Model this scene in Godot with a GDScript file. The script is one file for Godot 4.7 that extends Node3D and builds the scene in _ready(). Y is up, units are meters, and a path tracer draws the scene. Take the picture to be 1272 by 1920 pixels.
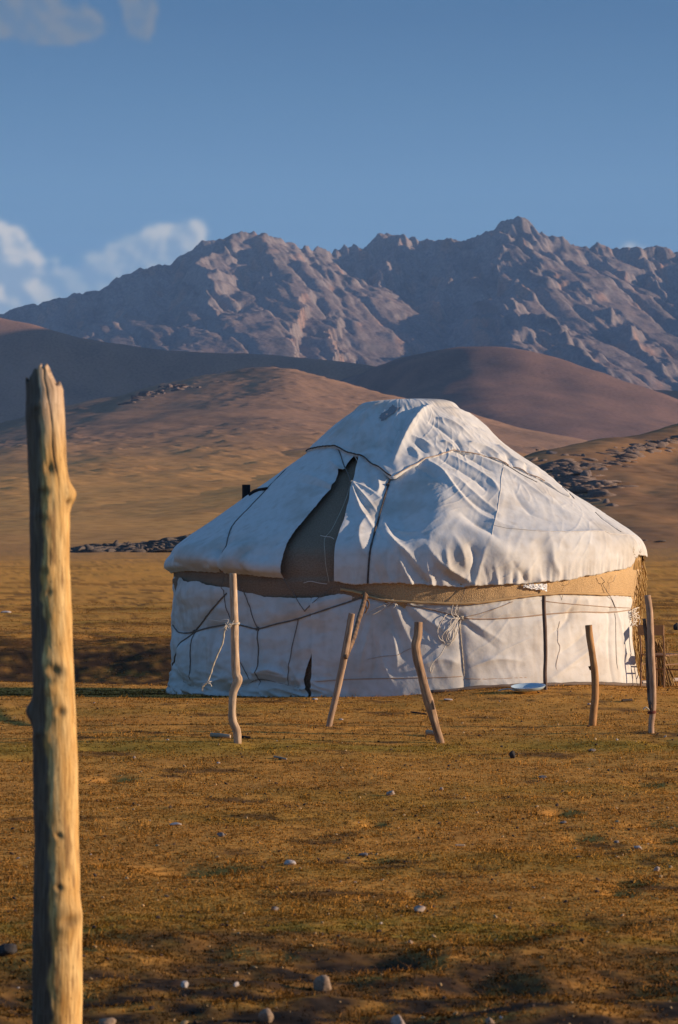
extends Node3D
# A felt yurt under white canvas on a dry steppe, low sun from the right, mountains behind.
# Measurements were read off the photograph (1272 x 1920): F is its focal length in those
# pixels, HY its horizon row. spot() turns a measured point at a known distance into metres.
const F := 4800.0
const CX := 636.0
const HY := 1005.0
const EYE := 1.93
const YC := Vector3(0.905, 0.0, -34.2)     # middle of the yurt
const TILT := 0.02                          # the yurt leans a little

var rng := RandomNumberGenerator.new()
var n_a := FastNoiseLite.new()
var n_b := FastNoiseLite.new()
var n_c := FastNoiseLite.new()
var n_r := FastNoiseLite.new()
var M := {}
var used := {}

# ------------------------------------------------------------------ helpers
func spot(x: float, y: float, d: float) -> Vector3:
	return Vector3((x - CX) * d / F, EYE + (HY - y) * d / F, -d)

func on_ground(x: float, y: float) -> Vector3:
	var d := F * EYE / (y - HY)
	for i in 12:
		var h := ground_h((x - CX) * d / F, d)
		d = F * (EYE - h) / (y - HY)
	var px := (x - CX) * d / F
	return Vector3(px, ground_h(px, d), -d)

func sm(a: float, b: float, v: float) -> float:
	var t := clampf((v - a) / (b - a), 0.0, 1.0)
	return t * t * (3.0 - 2.0 * t)

func numbered(called: String) -> String:
	var n: int = used.get(called, 0)
	used[called] = n + 1
	return called if n == 0 else "%s_%03d" % [called, n]

func thing(called: String, label: String, category: String, base := Vector3.ZERO, group := "") -> Node3D:
	var o := Node3D.new()
	o.name = numbered(called)
	o.position = base
	add_child(o, true)
	return tag(o, label, category, group)

func tag(o: Node3D, label: String, category: String, group := "") -> Node3D:
	o.set_meta("label", label)
	o.set_meta("category", category)
	if group != "":
		o.set_meta("group", group)
	return o

# parts are shaped in world metres; the node undoes its thing's place
func part(called: String, mesh: Mesh, mat: Material, parent: Node3D, label := "", stuff := false) -> MeshInstance3D:
	var o := MeshInstance3D.new()
	o.name = called
	o.mesh = mesh
	o.material_override = mat
	parent.add_child(o, true)
	var back := Vector3.ZERO
	var p: Node = parent
	while p != self and p is Node3D:
		back += p.position
		p = p.get_parent()
	o.position = -back
	if label != "":
		o.set_meta("label", label)
	if stuff:
		o.set_meta("kind", "stuff")
	return o

func structure(called: String, mesh: Mesh, mat: Material, label: String) -> MeshInstance3D:
	var o := MeshInstance3D.new()
	o.name = numbered(called)
	o.mesh = mesh
	o.material_override = mat
	add_child(o, true)
	o.set_meta("kind", "structure")
	o.set_meta("label", label)
	return o

# a sheet of nu x nv points; its front is the side the normals (v x u) point to
func sheet(P: PackedVector3Array, nu: int, nv: int, C := PackedColorArray(), UV := PackedVector2Array(), wrap := false, flip := false) -> ArrayMesh:
	var N := PackedVector3Array()
	N.resize(nu * nv)
	for j in nv:
		var j0 := maxi(j - 1, 0) * nu
		var j1 := mini(j + 1, nv - 1) * nu
		for i in nu:
			var i0 := i - 1
			var i1 := i + 1
			if wrap:
				if i0 < 0: i0 = nu - 2
				if i1 >= nu: i1 = 1
			else:
				i0 = maxi(i0, 0)
				i1 = mini(i1, nu - 1)
			var n := (P[j1 + i] - P[j0 + i]).cross(P[j * nu + i1] - P[j * nu + i0]).normalized()
			N[j * nu + i] = -n if flip else n
	var I := PackedInt32Array()
	I.resize((nu - 1) * (nv - 1) * 6)
	var k := 0
	for j in nv - 1:
		for i in nu - 1:
			var a := j * nu + i
			var b := a + 1
			var c := a + nu
			var e := c + 1
			if flip:
				I[k] = a; I[k + 1] = c; I[k + 2] = b; I[k + 3] = b; I[k + 4] = c; I[k + 5] = e
			else:
				I[k] = a; I[k + 1] = b; I[k + 2] = c; I[k + 3] = b; I[k + 4] = e; I[k + 5] = c
			k += 6
	var A := []
	A.resize(Mesh.ARRAY_MAX)
	A[Mesh.ARRAY_VERTEX] = P
	A[Mesh.ARRAY_NORMAL] = N
	A[Mesh.ARRAY_INDEX] = I
	if C.size() == P.size(): A[Mesh.ARRAY_COLOR] = C
	if UV.size() == P.size(): A[Mesh.ARRAY_TEX_UV] = UV
	var m := ArrayMesh.new()
	m.add_surface_from_arrays(Mesh.PRIMITIVE_TRIANGLES, A)
	return m

func join(list: Array) -> ArrayMesh:
	var st := SurfaceTool.new()
	st.begin(Mesh.PRIMITIVE_TRIANGLES)
	for m in list:
		st.append_from(m, 0, Transform3D())
	return st.commit()

# smooth run through points, n pieces per span
func run(pts: Array, n := 6) -> PackedVector3Array:
	var out := PackedVector3Array()
	for i in pts.size() - 1:
		var a: Vector3 = pts[maxi(i - 1, 0)]
		var b: Vector3 = pts[i]
		var c: Vector3 = pts[i + 1]
		var d: Vector3 = pts[mini(i + 2, pts.size() - 1)]
		for k in n:
			out.append(b.cubic_interpolate(c, a, d, float(k) / n))
	out.append(pts[-1])
	return out

# a tube with closed ends; rad(t, angle) gives the radius
func tube(path: PackedVector3Array, sides: int, rad: Callable, col = null, vscale := 1.0) -> ArrayMesh:
	var n := path.size()
	var nu := sides + 1
	var P := PackedVector3Array()
	var C := PackedColorArray()
	var UV := PackedVector2Array()
	var side := Vector3.ZERO
	var run_len := 0.0
	for j in range(-1, n + 1):
		var jj := clampi(j, 0, n - 1)
		var t := (path[mini(jj + 1, n - 1)] - path[maxi(jj - 1, 0)]).normalized()
		if side == Vector3.ZERO:
			side = t.cross(Vector3(0, 0, 1) if absf(t.z) < 0.8 else Vector3(1, 0, 0)).normalized()
		side = (side - t * side.dot(t)).normalized()
		var up := side.cross(t)
		if j > 0 and j < n:
			run_len += path[j].distance_to(path[j - 1])
		for i in nu:
			var a := TAU * (i % sides) / sides
			var dir := side * cos(a) + up * sin(a)
			var r: float = 0.0001 if j < 0 or j >= n else rad.call(float(jj) / (n - 1), a, run_len)
			P.append(path[jj] + dir * r)
			UV.append(Vector2(float(i) / sides, run_len * vscale))
			if col != null:
				C.append(col.call(float(jj) / (n - 1), a, run_len))
	return sheet(P, nu, n + 2, C, UV, true)

func rope_mesh(pts: PackedVector3Array, r: float, twist := true) -> ArrayMesh:
	return tube(pts, 8, func(_t, a, l): return r * (1.0 + (0.22 * cos(2.0 * (a + l * 45.0)) if twist else 0.0)))

func lump(seedn: int, size: Vector3, cuts := 16, sub := 2, deep := 0.55) -> ArrayMesh:
	# an angular stone: a ball cut by planes, flat faces, slightly roughened
	var r := RandomNumberGenerator.new()
	r.seed = seedn
	var planes := []
	for i in cuts:
		planes.append([Vector3(r.randfn(), r.randfn(), r.randfn()).normalized(), r.randf_range(deep, 0.95)])
	var nu := 10 * sub + 1
	var nv := 6 * sub + 1
	var P := PackedVector3Array()
	for j in nv:
		for i in nu:
			var th := PI * j / (nv - 1)
			var ph := TAU * (i % (nu - 1)) / (nu - 1)
			var d := Vector3(sin(th) * cos(ph), cos(th), sin(th) * sin(ph))
			var q := 1.0
			for pl in planes:
				var c: float = d.dot(pl[0])
				if c > 0.05:
					q = minf(q, pl[1] / c)
			q *= 1.0 + 0.05 * n_c.get_noise_3d(d.x * 3.0 + seedn, d.y * 3.0, d.z * 3.0)
			P.append(d * q * size)
	var st := SurfaceTool.new()
	st.create_from(sheet(P, nu, nv, PackedColorArray(), PackedVector2Array(), true, true), 0)
	st.deindex()
	st.set_smooth_group(-1)
	st.generate_normals()
	return st.commit()

func noise_tex(freq: float, seedn: int, ramp: Gradient = null, normal := false, oct := 5, size := 512, bump := 4.0) -> NoiseTexture2D:
	var n := FastNoiseLite.new()
	n.noise_type = FastNoiseLite.TYPE_SIMPLEX_SMOOTH
	n.frequency = freq
	n.seed = seedn
	n.fractal_octaves = oct
	var t := NoiseTexture2D.new()
	t.width = size
	t.height = size
	t.seamless = true
	t.noise = n
	if ramp: t.color_ramp = ramp
	if normal:
		t.as_normal_map = true
		t.bump_strength = bump
	return t

func grad(stops: Array) -> Gradient:
	var g := Gradient.new()
	var o := PackedFloat32Array()
	var c := PackedColorArray()
	for s in stops:
		o.append(s[0])
		c.append(s[1])
	g.offsets = o
	g.colors = c
	return g

func lin(r: float, g: float, b: float) -> Color:
	return Color(r, g, b).linear_to_srgb()

func mat(color: Color, rough := 0.9, vertex := false) -> StandardMaterial3D:
	var m := StandardMaterial3D.new()
	m.albedo_color = color
	m.roughness = rough
	m.metallic_specular = 0.3
	m.vertex_color_use_as_albedo = vertex
	return m

func tri(m: StandardMaterial3D, scale: float) -> StandardMaterial3D:
	m.uv1_triplanar = true
	m.uv1_scale = Vector3.ONE * scale
	return m

func setup_noise() -> void:
	n_a.noise_type = FastNoiseLite.TYPE_SIMPLEX_SMOOTH
	n_a.seed = 11
	n_a.frequency = 1.0
	n_a.fractal_octaves = 3
	n_b.noise_type = FastNoiseLite.TYPE_SIMPLEX_SMOOTH
	n_b.seed = 23
	n_b.frequency = 1.0
	n_b.fractal_octaves = 2
	n_c.noise_type = FastNoiseLite.TYPE_SIMPLEX
	n_c.seed = 5
	n_c.frequency = 1.0
	n_c.fractal_type = FastNoiseLite.FRACTAL_NONE
	n_r.noise_type = FastNoiseLite.TYPE_SIMPLEX_SMOOTH
	n_r.seed = 41
	n_r.frequency = 1.0
	n_r.fractal_type = FastNoiseLite.FRACTAL_RIDGED
	n_r.fractal_octaves = 5

func materials() -> void:
	M.canvas = mat(lin(1, 1, 1), 0.8, true)
	M.canvas.albedo_texture = noise_tex(0.012, 3, grad([[0.0, Color(0.9, 0.885, 0.86)], [0.45, Color(0.965, 0.96, 0.95)], [1.0, Color(1, 1, 1)]]), false, 6)
	M.canvas.heightmap_enabled = true
	M.canvas.heightmap_texture = noise_tex(0.03, 8, null, false, 4)
	M.canvas.heightmap_scale = 0.15
	M.canvas.heightmap_deep_parallax = false
	M.canvas.rim_enabled = false
	tri(M.canvas, 1.1)
	M.felt = mat(lin(1, 1, 1), 1.0, true)
	M.felt.albedo_texture = noise_tex(0.05, 31, grad([[0.0, Color(0.72, 0.70, 0.68)], [0.5, Color(0.88, 0.87, 0.86)], [1.0, Color(1, 1, 1)]]), false, 6)
	M.felt.heightmap_enabled = true
	M.felt.heightmap_texture = noise_tex(0.06, 32, null, false, 5)
	M.felt.heightmap_scale = 0.7
	tri(M.felt, 1.6)
	M.rope = mat(lin(0.17, 0.145, 0.125), 0.95)
	M.dark_rope = mat(lin(0.09, 0.07, 0.06), 0.95)
	M.pale_rope = mat(lin(0.5, 0.43, 0.33), 0.95)
	M.twine = mat(lin(0.62, 0.56, 0.48), 0.9)
	M.thread = mat(lin(0.60, 0.57, 0.54), 0.9)
	M.seam = mat(lin(0.42, 0.30, 0.22), 0.9)
	M.straw = mat(lin(1, 1, 1), 0.9, true)
	M.iron = mat(lin(0.012, 0.012, 0.014), 0.6)
	M.patch = mat(lin(0.30, 0.28, 0.28), 0.95)
	M.wood = mat(lin(1, 1, 1), 0.8, true)
	var gw := FastNoiseLite.new()
	gw.seed = 77
	gw.frequency = 0.02
	gw.fractal_octaves = 5
	var im := Image.create(256, 512, false, Image.FORMAT_RGB8)
	for y in 512:
		for x in 256:
			var ang := TAU * x / 256.0
			var v := 0.5 + 0.5 * gw.get_noise_3d(cos(ang) * 260.0, y * 0.55, sin(ang) * 260.0)
			v = clampf(0.5 + (v - 0.5) * 1.7, 0.0, 1.0)
			im.set_pixel(x, y, Color(0.74 + 0.26 * v, 0.70 + 0.30 * v, 0.66 + 0.34 * v))
	M.wood.albedo_texture = ImageTexture.create_from_image(im)
	M.wood.uv1_scale = Vector3(1, 1.2, 1)
	M.ground = mat(lin(1, 1, 1), 1.0, true)
	M.ground.albedo_texture = noise_tex(0.03, 51, grad([[0.0, Color(0.74, 0.71, 0.68)], [0.5, Color(0.93, 0.92, 0.91)], [1.0, Color(1, 1, 1)]]), false, 6, 1024)
	M.ground.uv1_triplanar = true
	M.ground.uv1_scale = Vector3.ONE * 0.61
	M.ground.metallic_specular = 0.1
	M.hill = mat(lin(1, 1, 1), 1.0, true)
	M.hill.albedo_texture = noise_tex(0.02, 61, grad([[0.0, Color(0.78, 0.77, 0.76)], [0.5, Color(0.93, 0.925, 0.92)], [1.0, Color(1, 1, 1)]]), false, 6, 1024)
	M.hill.uv1_triplanar = true
	M.hill.uv1_scale = Vector3.ONE * 0.011
	M.hill.metallic_specular = 0.1
	M.rock = mat(lin(1, 1, 1), 1.0, true)
	M.rock.albedo_texture = noise_tex(0.02, 71, grad([[0.0, Color(0.6, 0.58, 0.58)], [0.5, Color(0.86, 0.85, 0.85)], [1.0, Color(1, 1, 1)]]), false, 6, 1024)
	M.rock.heightmap_enabled = true
	M.rock.heightmap_texture = noise_tex(0.02, 72, null, false, 6, 1024)
	M.rock.heightmap_scale = 60.0
	M.rock.uv1_triplanar = true
	M.rock.uv1_scale = Vector3.ONE * 0.006
	M.rock.metallic_specular = 0.1
	M.outcrop = mat(lin(0.15, 0.135, 0.13), 1.0)
	M.outcrop.albedo_texture = M.rock.albedo_texture
	M.outcrop.uv1_triplanar = true
	M.outcrop.uv1_scale = Vector3.ONE * 0.2
	M.outcrop.uv1_world_triplanar = true
	for c in [["stone_pale", lin(0.45, 0.36, 0.3)], ["stone_tan", lin(0.34, 0.25, 0.18)], ["stone_dark", lin(0.06, 0.055, 0.055)], ["stone_white", lin(0.55, 0.5, 0.47)], ["stone_grey", lin(0.26, 0.23, 0.22)]]:
		var m := mat(c[1], 0.9)
		m.albedo_texture = noise_tex(0.04, 81, grad([[0.0, Color(0.6, 0.58, 0.56)], [0.5, Color(0.9, 0.89, 0.88)], [1.0, Color(1, 1, 1)]]), false, 5, 256) if not M.has("stone_pale") else M.stone_pale.albedo_texture
		m.uv1_triplanar = true
		m.uv1_scale = Vector3.ONE * 6.0
		M[c[0]] = m
	M.enamel = mat(lin(0.40, 0.52, 0.60), 0.35)
	M.plastic = mat(lin(0.85, 0.85, 0.85), 0.25)
	M.chair = mat(lin(0.22, 0.12, 0.06), 0.6)
	M.grass = mat(lin(1, 1, 1), 0.9, true)
	M.grass.metallic_specular = 0.15
	M.grass.backlight_enabled = true
	M.grass.backlight = Color(0.6, 0.6, 0.6)

# ------------------------------------------------------------------ ready
func _ready() -> void:
	rng.seed = 2024
	setup_noise()
	camera_and_light()
	materials()
	ground()
	hills()
	mountains()
	outcrops()
	yurt()
	posts()
	small_things()
	grass()

func camera_and_light() -> void:
	var cam := Camera3D.new()
	cam.name = "camera"
	cam.position = Vector3(0, EYE, 0)
	cam.fov = rad_to_deg(2.0 * atan(960.0 / F))
	cam.rotation.x = atan((HY - 960.0) / F)
	cam.near = 0.5
	cam.far = 30000.0
	var at := CameraAttributesPhysical.new()
	at.frustum_focal_length = 90.0
	at.frustum_focus_distance = 31.0
	at.exposure_aperture = 7.0
	at.frustum_near = 0.5
	at.frustum_far = 30000.0
	cam.attributes = at
	add_child(cam)
	cam.far = 30000.0
	cam.fov = rad_to_deg(2.0 * atan(960.0 / F))
	cam.current = true
	var env := Environment.new()
	env.background_mode = Environment.BG_SKY
	var sky := Sky.new()
	var pan := PanoramaSkyMaterial.new()
	pan.panorama = ImageTexture.create_from_image(sky_picture())
	pan.energy_multiplier = 0.72
	sky.sky_material = pan
	env.sky = sky
	env.tonemap_mode = Environment.TONE_MAPPER_LINEAR
	env.tonemap_exposure = 1.4
	env.sdfgi_enabled = true
	env.ssao_enabled = true
	env.ssil_enabled = true
	env.fog_enabled = true
	env.fog_mode = Environment.FOG_MODE_EXPONENTIAL
	env.fog_density = 0.00006
	env.fog_light_color = Color(0.62, 0.78, 1.0)
	var we := WorldEnvironment.new()
	we.name = "world"
	we.environment = env
	add_child(we)
	var sun := DirectionalLight3D.new()
	sun.name = "sun"
	sun.light_energy = 1.6
	sun.light_color = lin(1.0, 0.76, 0.53)
	sun.light_angular_distance = 0.5
	sun.shadow_enabled = true
	var el := deg_to_rad(12.5)
	var az := deg_to_rad(3.0)      # a little to the camera's side of due right
	var to := Vector3(cos(el) * cos(az), sin(el), cos(el) * sin(az))
	add_child(sun)
	sun.look_at_from_position(to * 100.0, Vector3.ZERO, Vector3.UP)

func sky_picture() -> Image:
	var w := 4096
	var h := 2048
	var im := Image.create(w, h, false, Image.FORMAT_RGB8)
	var zen := Color(0.165, 0.285, 0.43)
	var stops := [[-0.2, Color(0.475, 0.63, 0.775)], [0.0, Color(0.48, 0.635, 0.775)], [4.0, Color(0.465, 0.615, 0.76)], [7.8, Color(0.43, 0.583, 0.733)], [11.6, Color(0.318, 0.472, 0.632)], [13.0, Color(0.31, 0.468, 0.635)], [30.0, Color(0.325, 0.49, 0.675)], [90.0, Color(0.285, 0.455, 0.655)]]
	for y in h:
		var el := 90.0 - (y + 0.5) / h * 180.0
		var c: Color = stops[-1][1]
		for k in stops.size() - 1:
			if el < stops[k + 1][0]:
				c = stops[k][1].lerp(stops[k + 1][1], clampf((el - stops[k][0]) / (stops[k + 1][0] - stops[k][0]), 0.0, 1.0))
				break
		im.fill_rect(Rect2i(0, y, w, 1), c)
	# clouds low over the mountains and one higher up, lit from the right
	var fb := FastNoiseLite.new()
	fb.seed = 9
	fb.noise_type = FastNoiseLite.TYPE_SIMPLEX_SMOOTH
	fb.frequency = 0.012
	fb.fractal_octaves = 5
	var blobs := [  # x, y, rx, ry, strength, brightness
		[-6.0, 470.0, 54.0, 46.0, 1.9, 1.45], [14.0, 505.0, 46.0, 34.0, 1.6, 1.3], [0.0, 550.0, 70.0, 46.0, 1.6, 0.95], [60.0, 568.0, 60.0, 30.0, 1.3, 0.8], [-120.0, 480.0, 110.0, 80.0, 1.6, 1.0],
		[345.0, 442.0, 52.0, 30.0, 1.2, 0.9], [270.0, 485.0, 58.0, 36.0, 1.2, 0.85], [205.0, 520.0, 56.0, 44.0, 1.1, 0.65], [150.0, 550.0, 60.0, 40.0, 1.0, 0.5], [310.0, 520.0, 90.0, 60.0, 1.2, 0.65],
		[1185.0, 470.0, 34.0, 16.0, 1.3, 0.85],
		[40.0, 20.0, 100.0, 42.0, 1.5, 0.42], [135.0, 50.0, 62.0, 26.0, 1.4, 0.42], [262.0, 18.0, 30.0, 50.0, 1.7, 0.42], [-80.0, 10.0, 120.0, 60.0, 1.2, 0.35]]
	for y in range(int(h * (90.0 - 13.0) / 180.0), h / 2):
		var el := deg_to_rad(90.0 - (y + 0.5) / h * 180.0)
		for col in range(-130, 110):
			var x := posmod(col, w)      # the picture's edge is straight ahead
			var az := (col + 0.5) / w * TAU
			var px := CX + F * tan(az)
			var py := HY - F * tan(el) / cos(az)
			var den := 0.0
			var bri := 0.0
			for b in blobs:
				var dx: float = (px - b[0]) / b[2]
				var dy: float = (py - b[1]) / b[3]
				var q := dx * dx + dy * dy
				if q < 6.0:
					var g: float = b[4] * exp(-q)
					den += g
					bri += g * b[5]
			if den < 0.02:
				continue
			bri /= den
			var f := fb.get_noise_2d(px, py)
			var f2 := fb.get_noise_2d(px + 14.0, py - 10.0)
			var cover := sm(0.38, 0.66, den + f * 0.5)
			var light := clampf(0.5 + (f - f2) * 2.2 + (1.0 - den) * 0.3, 0.0, 1.0)
			var base := im.get_pixel(x, y)
			var lit := Color(0.83, 0.82, 0.82)
			var dim := Color(0.56, 0.655, 0.76)
			var cc := dim.lerp(lit, clampf(light * minf(bri, 1.0) * 1.15, 0.0, 1.0)).lerp(base, clampf(1.0 - bri, 0.0, 1.0))
			if bri < 0.45:
				cc = base.lerp(Color(0.52, 0.55, 0.60), 0.4 + 0.4 * light)
			im.set_pixel(x, y, base.lerp(cc, cover * 0.95))
	return im

# ------------------------------------------------------------------ ground
var hollows := []
func rim_at(x: float) -> float:
	return 0.7 * n_c.get_noise_2d(x * 0.11 + 40.0, 3.0) - 0.30 * (x + 5.0)

func ground_h(x: float, d: float) -> float:
	var fx := 1.0 - 0.6 * sm(0.0, 5.0, x)
	var left := 1.0 - sm(-1.5, 3.0, x)
	var rim := rim_at(x)
	var h := -0.30 * sm(29.5, 38.0, d) * fx - 0.34 * sm(38.6 + rim, 42.0 + rim, d) * left
	h *= 1.0 - sm(43.5 + rim, 47.0 + rim, d)
	h += 0.12 * sm(0.3, 2.3, x) * (1.0 - 0.6 * sm(2.9, 4.2, x)) * sm(27.5, 31.0, d) * (1.0 - sm(34.0, 44.0, d))
	var far := 1.0 + clampf((d - 40.0) / 60.0, 0.0, 2.0)
	h += (0.035 + 0.03 * sm(44.0, 60.0, d)) * n_a.get_noise_2d(x * 0.16 + 7.0, d * 0.22)
	h += 0.012 * n_a.get_noise_2d(x * 1.1, d * 1.4 + 50.0)
	if d < 13.5:   # clods added in front so the low sun throws shade
		h += sm(13.5, 11.5, d) * (0.022 * n_a.get_noise_2d(x * 2.6, d * 2.2) + 0.05 * n_b.get_noise_2d(x * 0.7 + 11.0, d * 0.9))
	if d > 44.0:
		h += 0.10 * sm(44.0, 70.0, d) * n_b.get_noise_2d(x * 0.05 / far, d * 0.13 / far)
	if d > 42.0 and d < 52.0 and left > 0.0:   # the bank is rough with clods
		h += left * sm(42.0, 44.0, d) * sm(52.0, 48.0, d) * (0.05 * n_a.get_noise_2d(x * 0.9, d * 2.2) + 0.10 * n_b.get_noise_2d(x * 0.3, d * 0.3))
	if d > 130.0:
		var far_d := minf(d, 800.0) - 130.0
		h += 0.000022 * far_d * far_d
	for q in hollows:
		var ax: float = (x - q[0]) / q[2]
		var az: float = (d - q[1]) / q[3]
		if ax > -2.2 and ax < 2.2 and az > -2.2 and az < 2.2:
			h -= q[4] * exp(-(ax * ax + az * az))
	return h

func ground_color(x: float, d: float) -> Color:
	var gold := Color(0.80, 0.385, 0.088)
	var brown := Color(0.58, 0.27, 0.068)
	var soil := Color(0.05, 0.037, 0.03)  # bare earth, darkened to carry shade as well
	var green := Color(0.42, 0.28, 0.05)
	var n1 := n_a.get_noise_2d(x * 0.5, d * 0.62)
	var n2 := n_a.get_noise_2d(x * 0.13 + 90.0, d * 0.3)
	var n3 := n_a.get_noise_2d(x * 2.3 + 15.0, d * 2.8)
	var c := gold.lerp(brown, clampf(0.35 + 0.9 * n1 + 0.4 * n3, 0.0, 1.0))
	var g := sm(0.1, 0.55, n2 + 0.25 * n1)
	g = maxf(g * 0.38, 0.8 * exp(-pow((d - 23.4 - 0.25 * x * 0.3) / 0.9, 2.0)) * sm(-0.2, 0.4, n1 + 0.4))
	g = maxf(g, 0.8 * exp(-pow((d - 12.6) / 0.7, 2.0)) * sm(-0.3, 0.3, n1 + n3))
	c = c.lerp(green, clampf(g, 0.0, 1.0))
	var bare := sm(13.0, 11.4, d + 1.6 * n1 + 0.9 * n3) * clampf(0.8 + 1.1 * n3, 0.0, 1.0)  # front strip: shade painted in as dark earth, beside real bare soil
	bare = maxf(bare, 0.75 * sm(0.25, 0.6, -n1 + 0.5 * n3))
	var left := 1.0 - sm(-1.5, 3.0, x)
	var torn := n_a.get_noise_2d(x * 0.35 + 70.0, d * 0.9)
	bare = maxf(bare, left * 0.95 * sm(42.4, 43.4, d - rim_at(x)) * sm(50.5, 46.5, d - rim_at(x) + 5.0 * torn) * clampf(1.0 + 0.7 * n3 + 0.3 * n1, 0.0, 1.0))  # the bank's shade is put into its earth colour
	c = c.lerp(soil, bare)
	if d > 40.0:
		var band := n_a.get_noise_2d(x * 0.045 + 5.0, d * 0.30 / (1.0 + d * 0.006)) + 0.35 * n3
		c = c.lerp(brown * 0.45, sm(0.12, 0.4, band) * 0.85 * sm(40.0, 55.0, d))
	if d > 60.0:
		c = c.lerp(Color(0.84, 0.41, 0.10), sm(60.0, 130.0, d) * 0.35)
		c = c.lerp(Color(0.50, 0.275, 0.115), sm(140.0, 250.0, d + 40.0 * n2) * 0.85)
	return c

var g_rows := PackedFloat32Array()
var g_pts := PackedVector3Array()
var g_cols := PackedColorArray()
const GN := 360
const GS := 14

func ground() -> void:
	# hollows worn into the turf: x, y, half sizes and depth as measured
	for q in [[365, 1626, 62, 9, 0.11], [300, 1622, 45, 6, 0.05], [1055, 1520, 24, 6, 0.06], [1208, 1467, 24, 4, 0.05], [1085, 1568, 28, 4, 0.05], [1250, 1574, 30, 5, 0.06], [700, 1610, 30, 5, 0.04], [700, 1546, 20, 4, 0.04],
			[210, 1458, 34, 5, 0.05], [190, 1405, 60, 4, 0.05], [480, 1400, 40, 5, 0.035], [1000, 1395, 90, 5, 0.03], [1250, 1393, 40, 6, 0.04], [1180, 1655, 36, 5, 0.05], [1160, 1672, 24, 6, 0.05], [790, 1675, 30, 6, 0.04],
			[700, 1806, 150, 16, 0.05], [900, 1830, 90, 22, 0.07], [1170, 1850, 100, 20, 0.09], [400, 1780, 90, 14, 0.04], [60, 1860, 80, 22, 0.06], [1230, 1545, 40, 5, 0.04], [60, 1420, 60, 5, 0.04], [350, 1352, 70, 5, 0.03], [640, 1350, 90, 4, 0.03]]:
		var d: float = F * EYE / (q[1] - HY)
		hollows.append([(q[0] - CX) * d / F, d, q[2] * d / F, q[3] * d * d / (F * EYE), q[4]])
	var d := 5.0
	while d < 3200.0:
		g_rows.append(d)
		d += clampf(d * d / 3800.0, 0.05, 60.0) * (0.3 if d > 42.0 and d < 50.0 else 1.0)
	var nu := GN + 1 + 2 * GS
	for dd in g_rows:
		var half := 1.4 + dd * 0.185
		for i in nu:
			var u := (i - GS) / float(GN) * 2.0 - 1.0
			var x := u * half
			if i < GS:
				x = -half - (40.0 + dd * 0.9) * pow((GS - i) / float(GS), 2.0)
			elif i > GS + GN:
				x = half + (40.0 + dd * 0.9) * pow((i - GS - GN) / float(GS), 2.0)
			g_pts.append(Vector3(x, ground_h(x, dd), -dd))
			g_cols.append(ground_color(x, dd))
	structure("ground", sheet(g_pts, nu, g_rows.size(), g_cols), M.ground, "dry golden brown steppe with hollows, bare soil and painted shade")

# ------------------------------------------------------------------ hills
func crest_at(C: Array, x: float) -> Vector2:   # height and distance of the crest over x
	if x <= C[0].x:
		return Vector2(C[0].y, -C[0].z)
	for i in C.size() - 1:
		if x < C[i + 1].x:
			var a: Vector3 = C[maxi(i - 1, 0)]
			var b: Vector3 = C[i]
			var c: Vector3 = C[i + 1]
			var e: Vector3 = C[mini(i + 2, C.size() - 1)]
			var t := (x - b.x) / (c.x - b.x)
			var m0 := (c.y - a.y) / maxf(c.x - a.x, 0.001) * (c.x - b.x)
			var m1 := (e.y - b.y) / maxf(e.x - b.x, 0.001) * (c.x - b.x)
			var k0 := -(c.z - a.z) / maxf(c.x - a.x, 0.001) * (c.x - b.x)
			var k1 := -(e.z - b.z) / maxf(e.x - b.x, 0.001) * (c.x - b.x)
			var t2 := t * t
			var t3 := t2 * t
			return Vector2((2 * t3 - 3 * t2 + 1) * b.y + (t3 - 2 * t2 + t) * m0 + (3 * t2 - 2 * t3) * c.y + (t3 - t2) * m1, (2 * t3 - 3 * t2 + 1) * -b.z + (t3 - 2 * t2 + t) * k0 + (3 * t2 - 2 * t3) * -c.z + (t3 - t2) * k1)
	return Vector2(C[-1].y, -C[-1].z)

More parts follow.
